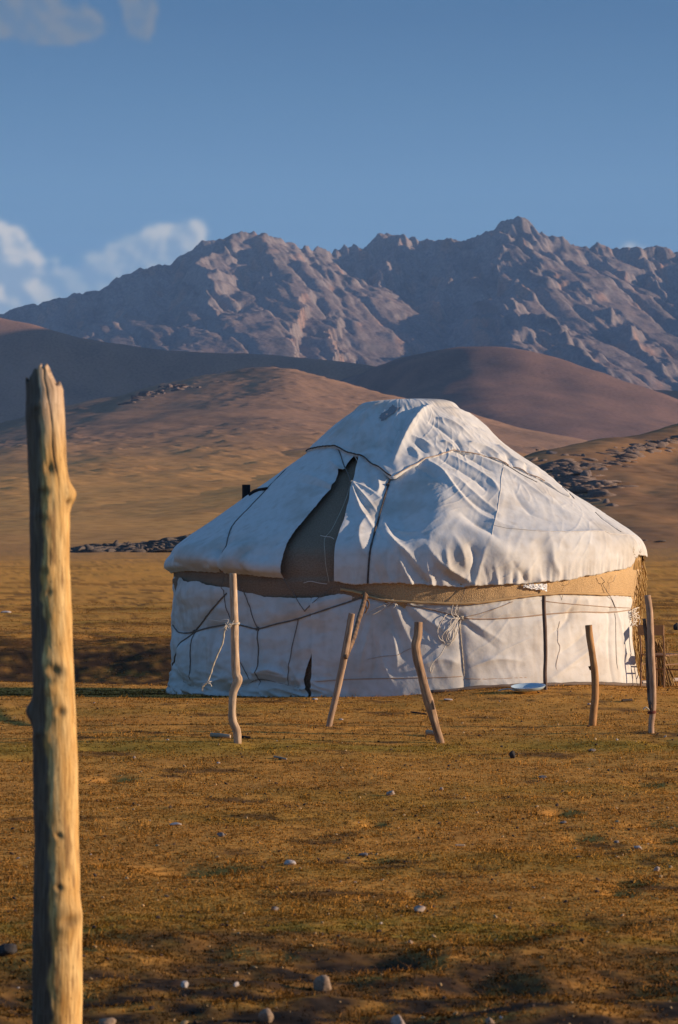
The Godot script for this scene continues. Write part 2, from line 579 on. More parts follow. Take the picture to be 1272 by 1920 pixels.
func hill(label: String, crest: Array, foot: float, back: float, pw: float, stepx: float, stepd: float, lumps: Array, colour: Callable) -> void:
	var C := []
	for q in crest:
		C.append(spot(q[0], q[1], q[2]))
	var x0: float = C[0].x
	var x1: float = C[-1].x
	var nu := int((x1 - x0) / stepx) + 1
	var nv := int((back - foot) / stepd) + 1
	var P := PackedVector3Array()
	var K := PackedColorArray()
	P.resize(nu * nv)
	K.resize(nu * nv)
	for i in nu:
		var x := x0 + (x1 - x0) * i / (nu - 1)
		var ca := crest_at(C, x)
		for j in nv:
			var d := foot + (back - foot) * j / (nv - 1)
			var dc := ca.y + 0.008 * ca.y * n_b.get_noise_2d(x * 0.004, d * 0.001)
			var f: float
			if d < dc:
				var t := clampf((d - foot) / (dc - foot), 0.0, 1.0)
				f = pow(t, pw) * (1.0 - pow(1.0 - t, 3.0) * 0.0)
				f = f * (1.0 - 0.0) - 0.06 * sin(PI * t) * 0.0
				f = lerpf(f, sin(t * PI * 0.5), sm(0.75, 1.0, t))
			else:
				f = cos(clampf((d - dc) / (back - dc), 0.0, 1.0) * PI * 0.5)
			var y := ca.x * f - 3.0 * (1.0 - f) + 2.0 * sm(0.0, 0.2, f)
			var nn := 0.0
			for l in lumps:   # amplitude, x scale, d scale, kind
				if l[3] == 0:
					nn += l[0] * n_a.get_noise_2d(x / l[1], d / l[2])
				elif l[3] == 1:
					nn += l[0] * maxf(0.0, n_b.get_noise_2d(x / l[1] + 0.004 * d, d / l[2]) - 0.22) * sm(-0.15, 0.25, n_c.get_noise_2d(x * 0.006 + 5.0, d * 0.004))
				else:
					nn += l[0] * n_r.get_noise_2d(x / l[1], d / l[2])
			y += nn * sm(0.02, 0.25, f)
			P[j * nu + i] = Vector3(x, y, -d)
			K[j * nu + i] = colour.call(x, d, f, nn)
	hill_grids.append([P, nu, nv, x0, x1, foot, back])
	structure("hill", sheet(P, nu, nv, K), M.hill, label)

var hill_grids := []
func on_hill(x: float, y: float, g: Array) -> Vector3:   # first place where the sight line meets that hill
	var P: PackedVector3Array = g[0]
	var d: float = g[5]
	while d < g[6]:
		var p := spot(x, y, d)
		var fi: float = clampf((p.x - g[3]) / (g[4] - g[3]) * (g[1] - 1), 0.0, g[1] - 1.001)
		var fj: float = clampf((d - g[5]) / (g[6] - g[5]) * (g[2] - 1), 0.0, g[2] - 1.001)
		if P[int(fj) * g[1] + int(fi)].y >= p.y:
			return p
		d += (g[6] - g[5]) / (g[2] - 1.0) * 0.5
	return spot(x, y, (g[5] + g[6]) * 0.5)

func grass_col(x: float, d: float, s: float, base: Color, other: Color) -> Color:
	var n := n_a.get_noise_2d(x / s, d / (s * 2.0))
	return base.lerp(other, clampf(0.45 + 1.0 * n, 0.0, 1.0))

func hills() -> void:
	var rose := Color(0.42, 0.235, 0.165)
	var rose2 := Color(0.31, 0.185, 0.14)
	var gold := Color(0.68, 0.36, 0.125)
	var gold2 := Color(0.54, 0.29, 0.11)
	hill("long smooth shaded hill below the left mountain", [[-700, 560, 2900], [-300, 560, 2850], [-60, 585, 2800], [0, 598, 2780], [60, 612, 2760], [130, 632, 2720], [200, 648, 2700], [300, 662, 2680], [420, 668, 2650], [560, 672, 2600], [640, 680, 2560], [760, 700, 2520], [900, 720, 2500], [1300, 740, 2500]],
		2100.0, 3500.0, 1.05, 6.0, 11.0, [[3.0, 160.0, 260.0, 0], [1.0, 50.0, 16.0, 1], [0.4, 20.0, 10.0, 0]], func(x, d, _f, _n): return grass_col(x, d, 60.0, rose, rose2))
	hill("round rose brown hill in front of the right mountain", [[200, 809, 2620], [500, 769, 2540], [600, 739, 2480], [640, 724, 2440], [700, 701, 2350], [760, 680, 2260], [850, 662, 2180], [900, 660, 2160], [950, 665, 2140], [1000, 676, 2120], [1060, 692, 2080], [1130, 713, 2040], [1200, 738, 2000], [1272, 764, 1960], [1400, 809, 1900], [1700, 869, 1850]],
		1100.0, 2900.0, 1.1, 4.5, 8.0, [[2.5, 130.0, 200.0, 0], [0.35, 34.0, 14.0, 0], [0.8, 40.0, 9.0, 1]], func(x, d, _f, _n): return grass_col(x, d, 50.0, rose * Color(0.75, 0.8, 0.9), rose2 * Color(0.75, 0.8, 0.9)))
	hill("broad central hill with dark turf steps behind the yurt", [[-500, 843, 1320], [-200, 828, 1350], [-60, 815, 1370], [0, 810, 1380], [60, 803, 1390], [130, 783, 1405], [180, 771, 1412], [250, 754, 1420], [300, 740, 1428], [370, 729, 1434], [420, 719, 1438], [470, 710, 1440], [520, 706, 1420], [560, 711, 1400], [620, 725, 1390], [700, 746, 1370], [800, 773, 1350], [900, 798, 1330], [1000, 823, 1310], [1110, 847, 1290], [1250, 893, 1260], [1600, 973, 1200]],
		330.0, 2000.0, 1.25, 1.7, 4.0, [[2.0, 90.0, 140.0, 0], [1.7, 13.0, 5.0, 1], [0.25, 8.0, 5.0, 0]], func(x, d, f, _n): return grass_col(x, d, 40.0, gold.lerp(rose * Color(1.05, 1.1, 1.0), sm(0.1, 0.5, f)), gold2.lerp(rose2 * Color(1.05, 1.1, 1.0), sm(0.1, 0.5, f))))
	hill("low grassy spur rising behind the yurt's left side", [[-500, 985, 700], [-100, 962, 730], [0, 948, 740], [140, 933, 760], [300, 906, 780], [450, 879, 800], [560, 857, 810], [680, 848, 815], [850, 850, 810], [1000, 870, 800], [1300, 930, 780], [1600, 975, 770]],
		230.0, 1000.0, 1.3, 2.5, 4.0, [[0.8, 60.0, 80.0, 0], [0.9, 6.0, 6.0, 1], [0.2, 4.0, 4.0, 0]], func(x, d, f, _n): return grass_col(x, d, 30.0, gold.lerp(rose, sm(0.5, 1.0, f)), gold2))
	hill("near grassy hill with dark rocks at the right", [[600, 1008, 360], [760, 973, 370], [880, 926, 382], [960, 892, 394], [1000, 876, 400], [1040, 866, 404], [1080, 856, 410], [1140, 846, 420], [1180, 842, 428], [1230, 829, 440], [1272, 816, 452], [1360, 798, 475], [1500, 783, 505], [1800, 808, 560]],
		262.0, 700.0, 1.2, 0.9, 1.6, [[0.6, 26.0, 36.0, 0], [0.35, 9.0, 5.0, 1], [0.10, 2.5, 3.0, 0], [0.3, 9.0, 14.0, 0]], func(x, d, _f, _n): return grass_col(x, d, 14.0, gold.lerp(rose, 0.45) * 0.8, gold2.lerp(rose2, 0.6) * 0.75))
	hill("added unseen ridge beyond the right edge shading the left hill", [[1380, 790, 2600], [1450, 560, 2600], [1540, 315, 2600], [1700, 270, 2600], [1900, 380, 2600], [2300, 600, 2600]],
		2150.0, 3400.0, 0.4, 14.0, 14.0, [[30.0, 160.0, 200.0, 0], [14.0, 60.0, 60.0, 2]], func(x, d, _f, _n): return grass_col(x, d, 60.0, rose, rose2))  # out of view, added to throw shade on the long left hill

# ------------------------------------------------------------------ mountains
func mountains() -> void:
	# ridges as lines of points (measured column, row, distance), then slope on the left and on the right
	var ridges := [
		[0.62, 0.62, [-420, 560, 5500], [-200, 580, 5450], [-60, 588, 5400], [60, 585, 5350], [110, 580, 5350], [160, 558, 5350], [220, 520, 5360], [260, 500, 5370], [300, 487, 5380], [370, 452, 5400], [430, 430, 5420], [480, 424, 5430], [520, 444, 5480], [560, 455, 5540], [600, 462, 5600], [640, 461, 5650], [690, 450, 5680], [725, 431, 5700], [755, 430, 5700], [790, 438, 5690], [830, 445, 5660], [880, 437, 5620], [930, 425, 5580], [962, 405, 5560], [990, 418, 5560], [1040, 435, 5560], [1080, 450, 5570], [1130, 456, 5580], [1160, 468, 5590], [1215, 454, 5600], [1272, 465, 5600], [1400, 440, 5600], [1600, 470, 5600], [1800, 560, 5600]],
		[0.95, 0.55, [440, 432, 5415], [405, 462, 5270], [376, 488, 5160], [398, 515, 5060], [424, 542, 4950], [446, 572, 4850], [464, 600, 4760], [456, 640, 4600], [470, 720, 4300]],
		[0.9, 0.7, [398, 515, 5060], [392, 555, 4900], [402, 600, 4730], [410, 660, 4500]],
		[0.85, 0.42, [480, 424, 5430], [500, 450, 5330], [516, 500, 5130], [520, 535, 5010], [532, 570, 4880], [516, 600, 4780], [512, 660, 4560], [530, 730, 4280]],
		[0.8, 0.5, [532, 570, 4880], [560, 610, 4720], [580, 680, 4450]],
		[0.7, 0.42, [300, 487, 5380], [285, 520, 5250], [266, 554, 5110], [236, 580, 5010], [205, 612, 4880], [172, 645, 4740], [140, 700, 4500]],
		[0.75, 0.6, [266, 554, 5110], [290, 600, 4900], [330, 655, 4650]],
		[0.28, 0.6, [520, 444, 5480], [570, 500, 5250], [625, 565, 4980], [640, 620, 4800], [640, 700, 4500]],
		[0.66, 0.42, [962, 405, 5560], [945, 430, 5480], [936, 470, 5330], [985, 480, 5290], [1012, 495, 5230], [960, 522, 5110], [936, 546, 5010], [965, 565, 4900], [1000, 583, 4800], [978, 605, 4700], [955, 640, 4540], [945, 720, 4250]],
		[0.6, 0.45, [1000, 583, 4800], [1060, 628, 4620], [1130, 680, 4420], [1210, 725, 4220], [1300, 770, 4050]],
		[0.62, 0.45, [1012, 495, 5230], [1040, 510, 5190], [1085, 530, 5140], [1130, 570, 5000], [1180, 620, 4800], [1240, 680, 4600]],
		[0.7, 0.6, [1215, 454, 5600], [1225, 510, 5400], [1250, 560, 5200], [1300, 610, 5000], [1350, 680, 4700]],
		[0.75, 0.6, [1130, 456, 5580], [1150, 500, 5420], [1190, 540, 5280]],
		[0.8, 0.7, [755, 430, 5700], [740, 470, 5520], [715, 530, 5280], [690, 610, 5000]],
		[0.8, 0.7, [880, 437, 5620], [850, 490, 5420], [810, 560, 5150], [780, 640, 4850]],
		[0.7, 0.65, [110, 580, 5350], [90, 620, 5200], [60, 680, 4900]],
		[0.7, 0.65, [1400, 440, 5600], [1420, 520, 5200], [1440, 620, 4800], [1450, 720, 4300]]]
	var segs := []
	for r in ridges:
		for i in range(2, r.size() - 1):
			var a: Vector3 = spot(r[i][0], r[i][1], r[i][2])
			var b: Vector3 = spot(r[i + 1][0], r[i + 1][1], r[i + 1][2])
			segs.append([Vector2(a.x, -a.z), Vector2(b.x, -b.z), a.y, b.y, r[0], r[1]])
	var x0 := -1050.0
	var x1 := 1250.0
	var d0 := 4000.0
	var d1 := 6300.0
	var nu := 560
	var nv := 270
	var P := PackedVector3Array()
	P.resize(nu * nv)
	var fl := 60.0
	# march along each ridge side: the highest of all ridge flanks
	for j in nv:
		var d := d0 + (d1 - d0) * j / (nv - 1)
		for i in nu:
			var x := x0 + (x1 - x0) * i / (nu - 1)
			var q := Vector2(x + 26.0 * n_a.get_noise_2d(x * 0.006, d * 0.006) + 8.0 * n_a.get_noise_2d(x * 0.025, d * 0.025), d + 26.0 * n_a.get_noise_2d(x * 0.006 + 40.0, d * 0.006))
			var best := -500.0
			var bd := 0.0
			for s in segs:
				var a: Vector2 = s[0]
				var ab: Vector2 = s[1] - a
				var t := clampf((q - a).dot(ab) / ab.length_squared(), 0.0, 1.0)
				var hh: float = lerpf(s[2], s[3], t)
				if hh <= best:
					continue
				var off := q - a - ab * t
				var dist := off.length()
				var sl: float = s[4] if off.x < 0.0 else s[5]
				var v := hh - dist * sl
				if v > best:
					best = v
					bd = dist
			var hgt := best
			var rough := sm(120.0, 420.0, hgt)
			var rid := n_r.get_noise_2d(x * 0.0045 + 3.0, d * 0.003)
			var rid2 := n_r.get_noise_2d(x * 0.016 + 30.0 + 0.004 * d, d * 0.005)
			hgt += (rid * 9.0 + rid2 * 2.5) * lerpf(0.2, 1.0, rough) * (0.35 + 0.65 * sm(-0.1, 0.3, n_a.get_noise_2d(x * 0.003 + 9.0, d * 0.003))) - 7.0
			hgt -= (rid * 9.0 + rid2 * 2.5) * lerpf(0.2, 1.0, rough) * 0.28 * sm(120.0, 330.0, x) * sm(520.0, 430.0, best)
			var near := 1.0 - sm(20.0, 190.0, bd)
			hgt += near * rough * (0.35 + 0.65 * sm(-120.0, 60.0, x)) * (rid2 * 12.0 + rid * 6.0 + 5.0 * sin(hgt * 0.16 + x * 0.012 + 3.0 * rid) - 6.0)
			var gully := maxf(0.0, n_r.get_noise_2d(x * 0.0075 + 80.0 + 0.002 * d, d * 0.0013))
			hgt -= 20.0 * gully * gully * rough
			hgt += 1.0 * n_a.get_noise_2d(x * 0.08, d * 0.06)
			P[j * nu + i] = Vector3(x, maxf(hgt, -40.0), -d)
	var K := PackedColorArray()
	K.resize(nu * nv)
	var grey := Color(0.31, 0.265, 0.25)
	var dark := Color(0.15, 0.135, 0.135)
	var scree := Color(0.27, 0.21, 0.19)
	var rust := Color(0.46, 0.25, 0.16)
	var turf := Color(0.34, 0.20, 0.14)
	for j in nv:
		for i in nu:
			var p := P[j * nu + i]
			var pa := P[j * nu + maxi(i - 1, 0)]
			var pb := P[j * nu + mini(i + 1, nu - 1)]
			var pc := P[maxi(j - 1, 0) * nu + i]
			var pd := P[mini(j + 1, nv - 1) * nu + i]
			var sx := (pb.y - pa.y) / maxf(pb.x - pa.x, 0.1)
			var sz := (pd.y - pc.y) / maxf(pc.z - pd.z, 0.1)
			var slope := sqrt(sx * sx + sz * sz)
			var n1 := n_a.get_noise_2d(p.x * 0.009, p.y * 0.02 + p.z * 0.006)
			var n2 := n_a.get_noise_2d(p.x * 0.04, p.z * 0.03)
			var c := scree.lerp(grey, sm(0.45, 0.85, slope + 0.25 * n2))
			c = c.lerp(dark, sm(0.05, 0.5, n1 + 0.4 * n2) * 0.75)
			c = c.lerp(rust, sm(0.22, 0.5, n_a.get_noise_2d(p.x * 0.012 + 60.0, p.z * 0.004)) * 0.55 * sm(0.4, 0.8, slope))
			c = c.lerp(turf, sm(330.0, 130.0, p.y + 120.0 * n1) * sm(0.95, 0.5, slope) * 0.9)
			K[j * nu + i] = c
	structure("mountain_range", sheet(P, nu, nv, K), M.rock, "rugged grey mountain range with two rocky peaks")

func outcrop(label: String, places: Array, seedn: int, colour: Color) -> void:
	# places: [point, width, height]; one craggy mass of bedrock
	var r := RandomNumberGenerator.new()
	r.seed = seedn
	var base: Vector3 = places[0][0]
	var shapes := []
	for k in 7:
		shapes.append(lump(seedn * 100 + k, Vector3.ONE, 11, 2, 0.32))
	var st := SurfaceTool.new()
	st.begin(Mesh.PRIMITIVE_TRIANGLES)
	for q in places:
		var s := Vector3(q[1], q[2], q[1] * r.randf_range(0.6, 1.2)) * (0.55 + 1.3 * pow(r.randf(), 3.0))
		var b := Basis.from_euler(Vector3(r.randf_range(-0.35, 0.35), r.randf() * TAU, r.randf_range(-0.45, 0.45))) * Basis.from_scale(s)
		if r.randf() < 0.5:   # bedrock that ties the blocks together
			b = Basis.from_euler(Vector3(0.0, r.randf() * TAU, r.randf_range(-0.15, 0.15))) * Basis.from_scale(Vector3(q[1] * 3.4, q[2] * 0.95, q[1] * 2.4))
		st.append_from(shapes[r.randi() % 7], 0, Transform3D(b, q[0] - base - Vector3(0, q[2] * 0.25, 0)))
	var m: StandardMaterial3D = M.outcrop.duplicate()
	m.albedo_color = colour.linear_to_srgb()
	var o := MeshInstance3D.new()
	o.name = numbered("rock_outcrop")
	o.mesh = st.commit()
	o.material_override = m
	o.position = base
	add_child(o, true)
	tag(o, label, "rocks")

func outcrops() -> void:
	var r := RandomNumberGenerator.new()
	r.seed = 77
	var L := []
	# low rock band on the left plain: base row falls, top row rises to the right
	for k in 260:
		var t := r.randf()
		var x := lerpf(132.0, 385.0, t)
		var top := lerpf(1032.0, 1007.0, t) - 3.0 * sin(t * 9.0)
		var foot := lerpf(1037.0, 1031.0, t)
		var f := r.randf()
		var d := lerpf(250.0, 268.0, f)
		var p := spot(x, lerpf(foot, top, f), d)
		p.y = maxf(p.y, ground_h(p.x, d) + 0.02)
		L.append([p, r.randf_range(0.3, 0.9), r.randf_range(0.25, 0.6)])
	outcrop("low dark rock band on the plain at the left of the yurt", L, 21, Color(0.15, 0.125, 0.11))
	L = []
	var line := [[245, 747], [285, 736], [318, 722], [340, 720], [372, 722]]
	for k in 70:
		var t := r.randf() * 3.99
		var a: Array = line[int(t)]
		var b: Array = line[int(t) + 1]
		var p := on_hill(lerpf(a[0], b[0], t - int(t)) + r.randfn() * 3.0, lerpf(a[1], b[1], t - int(t)) + absf(r.randfn()) * 4.0 + 3.0, hill_grids[2])
		L.append([p, r.randf_range(0.8, 2.6), r.randf_range(0.7, 2.2)])
	outcrop("jumble of rocks on the left shoulder of the central hill", L, 22, Color(0.26, 0.2, 0.18))
	L = []
	line = [[1130, 842], [1170, 838], [1205, 832], [1240, 823], [1285, 812], [1330, 806]]
	for k in 150:
		var t := r.randf() * 4.99
		var a: Array = line[int(t)]
		var b: Array = line[int(t) + 1]
		var p := on_hill(lerpf(a[0], b[0], t - int(t)) + r.randfn() * 5.0, lerpf(a[1], b[1], t - int(t)) + absf(r.randfn()) * 8.0 + 3.0, hill_grids[4])
		L.append([p, r.randf_range(0.35, 1.3), r.randf_range(0.3, 1.0)])
	outcrop("dark rocks strewn along the crest of the right hill", L, 23, Color(0.24, 0.185, 0.16))
	L = []
	for k in 330:
		var t := r.randf()
		var c := Vector2(1030, 880).lerp(Vector2(1122, 925), t)
		var p := on_hill(c.x + r.randfn() * 24.0, c.y + r.randfn() * 15.0 - 6.0 * sin(t * PI), hill_grids[4])
		L.append([p, r.randf_range(0.3, 1.2), r.randf_range(0.3, 1.0)])
	for k in 60:
		var p := on_hill(r.randf_range(1060, 1180), 868 + r.randfn() * 5.0 - 0.02 * k, hill_grids[4])
		L.append([p, r.randf_range(0.25, 0.8), r.randf_range(0.2, 0.5)])
	outcrop("dark rocky patch low on the right hill by the yurt roof", L, 24, Color(0.24, 0.185, 0.16))
	L = []
	for k in 40:
		var p := on_hill(r.randf_range(1205, 1300), 1022 - r.randf() * 7.0, hill_grids[4])
		p = on_ground(r.randf_range(1205, 1300), 1026 + r.randf() * 4.0) if p.y < ground_h(p.x, -p.z) else p
		L.append([p, r.randf_range(0.15, 0.5), r.randf_range(0.12, 0.3)])
	outcrop("thin line of rocks at the foot of the right hill", L, 25, Color(0.13, 0.115, 0.11))

# ------------------------------------------------------------------ yurt
var prof_r := PackedFloat32Array()
var prof_h := PackedFloat32Array()
var prof_s := PackedFloat32Array()
var folds := [[], [], []]   # roof, crown cover, wall
var hem_pts := []
var crown_pts := []
var gap_left := []
var gap_right := []

func make_profile() -> void:
	var pts := [Vector3(0.001, 3.755, 0), Vector3(0.35, 3.755, 0), Vector3(0.58, 3.725, 0), Vector3(0.68, 3.64, 0), Vector3(0.85, 3.52, 0), Vector3(1.03, 3.38, 0), Vector3(1.32, 3.13, 0), Vector3(1.66, 2.885, 0), Vector3(2.18, 2.5, 0), Vector3(2.6, 2.2, 0), Vector3(2.98, 1.94, 0), Vector3(3.14, 1.79, 0), Vector3(3.185, 1.62, 0), Vector3(3.175, 1.45, 0), Vector3(3.17, 1.2, 0)]
	for k in pts.size():
		pts[k] = Vector3(pts[k].x * 0.99, pts[k].y - 0.07 * sm(1.7, 3.2, pts[k].y), 0)
	var line := run(pts, 16)
	var s := 0.0
	for i in line.size():
		if i > 0:
			s += line[i].distance_to(line[i - 1])
		prof_r.append(line[i].x)
		prof_h.append(line[i].y)
		prof_s.append(s)

func prof_at(s: float) -> Vector2:   # radius, height
	var i := clampi(prof_s.bsearch(s) - 1, 0, prof_s.size() - 2)
	var t := clampf((s - prof_s[i]) / (prof_s[i + 1] - prof_s[i]), 0.0, 1.0)
	return Vector2(lerpf(prof_r[i], prof_r[i + 1], t), lerpf(prof_h[i], prof_h[i + 1], t))

func r_of_h(h: float, kind: int) -> float:
	if kind == 2 or h < 1.2:
		return 3.10 + 0.03 * (1.2 - h)
	for i in prof_h.size() - 1:
		if h >= prof_h[i + 1]:
			if h > prof_h[0]:
				return 0.0
			return lerpf(prof_r[i], prof_r[i + 1], (h - prof_h[i]) / minf(prof_h[i + 1] - prof_h[i], -0.00001))
	return 3.12

func s_of_h(h: float) -> float:
	for i in prof_h.size() - 1:
		if h >= prof_h[i + 1]:
			return lerpf(prof_s[i], prof_s[i + 1], clampf((h - prof_h[i]) / minf(prof_h[i + 1] - prof_h[i], -0.00001), 0.0, 1.0))
	return prof_s[-1]

func s_of_r(r: float) -> float:
	for i in prof_r.size() - 1:
		if r <= prof_r[i + 1]:
			return lerpf(prof_s[i], prof_s[i + 1], clampf((r - prof_r[i]) / maxf(prof_r[i + 1] - prof_r[i], 0.00001), 0.0, 1.0))
	return prof_s[-1]

# where a measured point lies on the yurt: angle round it (0 faces the viewer) and height
func on_yurt(x: float, y: float, kind: int) -> Vector2:
	var d := 30.6
	var near_d := 34.2
	var near := 99.0
	while d < 35.2:
		var p := spot(x, y, d)
		var lx := p.x - YC.x
		var lz := p.z - YC.z
		var h := p.y - TILT * lx
		var e := sqrt(lx * lx + lz * lz) - r_of_h(h, kind)
		if e < near:
			near = e
			near_d = d
		if e <= 0.0:
			break
		d += 0.012
	var q := spot(x, y, near_d)
	return Vector2(atan2(q.x - YC.x, q.z - YC.z), q.y - TILT * (q.x - YC.x))

func yp(phi: float, r: float, h: float) -> Vector3:
	return Vector3(YC.x + r * sin(phi), h + TILT * r * sin(phi), YC.z + r * cos(phi))

func base_pt(v: Vector2, kind: int) -> Vector3:
	return yp(v.x, r_of_h(v.y, kind), v.y)

func fold(kind: int, w: float, amp: float, pts: Array, taper := 0) -> void:
	var L := []
	for i in range(0, pts.size(), 2):
		L.append(base_pt(on_yurt(pts[i], pts[i + 1], kind), kind))
	var line := run(L, 3)
	var box := AABB(line[0], Vector3.ZERO)
	for p in line:
		box = box.expand(p)
	folds[kind].append([line, w, amp, box.grow(w * 1.9), taper])

func fold_disp(kind: int, p: Vector3) -> float:
	var out := 0.0
	for f in folds[kind]:
		var box: AABB = f[3]
		if not box.has_point(p):
			continue
		var line: PackedVector3Array = f[0]
		var n := line.size() - 1
		var best := 99.0
		var tt := 0.0
		for i in n:
			var a := line[i]
			var ab := line[i + 1] - a
			var t := clampf((p - a).dot(ab) / maxf(ab.length_squared(), 0.000001), 0.0, 1.0)
			var q := p.distance_squared_to(a + ab * t)
			if q < best:
				best = q
				tt = (i + t) / n
		var w: float = f[1]
		var e := sqrt(best) / w
		if e < 1.9:
			var k := 1.0
			if f[4] == 0: k = sin(PI * clampf(0.06 + 0.88 * tt, 0.0, 1.0))
			elif f[4] == 1: k = 1.0 - tt * 0.85
			elif f[4] == 2: k = 0.15 + 0.85 * tt
			if w > 0.105:
				out += f[2] * k * exp(-e * e)
			else:   # a crease: sharp along its line
				out += 1.15 * f[2] * k * maxf(0.0, exp(-1.75 * (sqrt(e * e + 0.025) - 0.158)) - 0.036)
	return out

func lookup(L: Array, key: float) -> float:   # L: Vector2(key, value), sorted
	if key <= L[0].x: return L[0].y
	for i in L.size() - 1:
		if key < L[i + 1].x:
			return lerpf(L[i].y, L[i + 1].y, sm(0.0, 1.0, (key - L[i].x) / (L[i + 1].x - L[i].x)) * 0.5 + 0.5 * (key - L[i].x) / (L[i + 1].x - L[i].x))
	return L[-1].y

func measured(pts: Array, kind: int, by_height := false) -> Array:
	var out := []
	for i in range(0, pts.size(), 2):
		var v := on_yurt(pts[i], pts[i + 1], kind)
		out.append(Vector2(v.y, v.x) if by_height else v)
	out.sort_custom(func(a, b): return a.x < b.x)
	return out

func yurt_folds() -> void:
	# --- roof, right of the gap
	fold(0, 0.30, -0.10, [742, 892, 742, 940, 748, 985, 765, 1020])
	fold(0, 0.34, 0.10, [832, 872, 838, 930, 826, 975, 800, 1015])
	fold(0, 0.10, 0.035, [730, 905, 716, 945, 726, 990, 745, 1025])
	fold(0, 0.05, 0.02, [735, 985, 760, 995, 790, 1002])
	fold(0, 0.07, 0.04, [795, 862, 820, 885, 835, 905, 870, 950, 925, 985])
	fold(0, 0.06, -0.035, [775, 872, 800, 890, 812, 905])
	fold(0, 0.07, -0.045, [822, 862, 860, 885, 895, 905, 912, 925])
	fold(0, 0.07, 0.04, [838, 855, 880, 880, 918, 905, 935, 930])
	fold(0, 0.07, -0.04, [858, 850, 895, 868, 920, 886])
	fold(0, 0.08, 0.035, [870, 848, 920, 872, 975, 905, 1030, 945])
	fold(0, 0.06, -0.03, [838, 905, 875, 940, 925, 972])
	fold(0, 0.07, 0.03, [845, 900, 890, 935, 935, 970])
	fold(0, 0.12, 0.045, [850, 985, 905, 1010, 950, 1045, 1000, 1085])
	fold(0, 0.10, -0.035, [860, 970, 900, 990, 935, 1015])
	fold(0, 0.10, 0.03, [925, 985, 990, 1000, 1060, 1005, 1130, 1003], 3)
	fold(0, 0.14, -0.04, [1000, 1015, 1020, 1050, 1010, 1085])
	fold(0, 0.09, 0.03, [1030, 1010, 1035, 1050, 1050, 1080])
	fold(0, 0.12, 0.025, [940, 870, 935, 930, 925, 990, 920, 1010])
	fold(0, 0.10, -0.025, [960, 920, 995, 965, 1060, 985])
	fold(0, 0.12, 0.03, [1000, 910, 1060, 965, 1130, 1000])
	fold(0, 0.06, -0.02, [1115, 962, 1140, 982, 1163, 1000])
	# gathers along the right hem
	fold(0, 0.055, 0.05, [742, 1028, 752, 1055, 772, 1094], 2)
	fold(0, 0.06, -0.06, [754, 1036, 772, 1062, 800, 1092], 2)
	fold(0, 0.05, 0.045, [720, 990, 740, 1018, 762, 1035, 805, 1085], 0)
	fold(0, 0.05, 0.05, [800, 1040, 802, 1065, 808, 1095], 2)
	fold(0, 0.065, -0.06, [810, 1050, 835, 1078, 866, 1096], 2)
	fold(0, 0.06, 0.045, [800, 1025, 825, 1055, 870, 1085, 890, 1096], 0)
	fold(0, 0.05, 0.03, [836, 1030, 838, 1055, 845, 1075])
	fold(0, 0.08, -0.055, [876, 1020, 892, 1045, 884, 1082])
	fold(0, 0.06, 0.045, [908, 1030, 898, 1060, 888, 1096], 2)
	fold(0, 0.06, 0.03, [850, 1010, 868, 1040, 872, 1065])
	fold(0, 0.045, -0.03, [905, 1060, 912, 1080, 915, 1098], 2)
	fold(0, 0.05, 0.03, [925, 1055, 930, 1080, 932, 1098], 2)
	fold(0, 0.06, -0.03, [950, 1045, 975, 1075, 990, 1094], 2)
	# between the gap and the twisted rope
	fold(0, 0.045, 0.035, [660, 908, 690, 918, 716, 932], 1)
	fold(0, 0.04, 0.04, [664, 912, 690, 938, 712, 962], 1)
	fold(0, 0.045, 0.04, [664, 918, 676, 955, 690, 975, 712, 1000, 735, 1040], 1)
	fold(0, 0.04, -0.03, [664, 915, 684, 948, 700, 975], 1)
	fold(0, 0.09, 0.035, [692, 965, 676, 990, 676, 1020, 690, 1045])
	fold(0, 0.05, 0.03, [706, 890, 712, 910, 708, 925])
	fold(0, 0.05, -0.03, [690, 880, 696, 905, 690, 915])
	fold(0, 0.05, 0.03, [712, 1030, 722, 1060, 735, 1092], 2)
	fold(0, 0.05, -0.03, [700, 1050, 708, 1075, 715, 1094], 2)
	fold(0, 0.05, 0.02, [665, 1050, 668, 1075, 666, 1094], 2)
	# left of the gap
	fold(0, 0.06, 0.035, [622, 866, 634, 880, 642, 882])
	fold(0, 0.08, 0.03, [560, 890, 595, 900, 622, 914], 2)
	fold(0, 0.06, -0.02, [555, 905, 590, 912, 620, 920], 2)
	fold(0, 0.05, 0.02, [612, 930, 580, 965, 548, 1008], 0)
	fold(0, 0.10, -0.03, [560, 985, 520, 1020, 500, 1050])
	fold(0, 0.15, 0.085, [345, 1040, 400, 1050, 450, 1045], 3)
	fold(0, 0.15, 0.08, [455, 1050, 490, 1062, 528, 1062], 3)
	fold(0, 0.09, -0.06, [415, 1030, 418, 1050, 412, 1072], 3)
	fold(0, 0.08, -0.05, [470, 1035, 462, 1055, 470, 1072], 3)
	fold(0, 0.08, -0.05, [340, 1055, 370, 1062, 400, 1060], 3)
	fold(0, 0.12, 0.02, [480, 930, 440, 985, 400, 1020])
	fold(0, 0.10, -0.02, [520, 960, 470, 1000, 430, 1030])
	# --- crown cover
	fold(1, 0.10, 0.085, [738, 876, 752, 845, 772, 806, 792, 778, 806, 766])
	fold(1, 0.08, -0.06, [732, 868, 742, 835, 758, 800, 775, 775])
	fold(1, 0.06, 0.03, [724, 862, 728, 835, 738, 800, 752, 775])
	fold(1, 0.09, -0.03, [705, 850, 712, 815, 735, 785])
	fold(1, 0.08, 0.045, [686, 800, 700, 775, 722, 760])
	fold(1, 0.08, -0.025, [655, 835, 680, 800, 705, 780])
	fold(1, 0.10, 0.02, [620, 830, 650, 805, 690, 770])
	fold(1, 0.05, 0.03, [772, 825, 790, 832, 812, 846], 0)
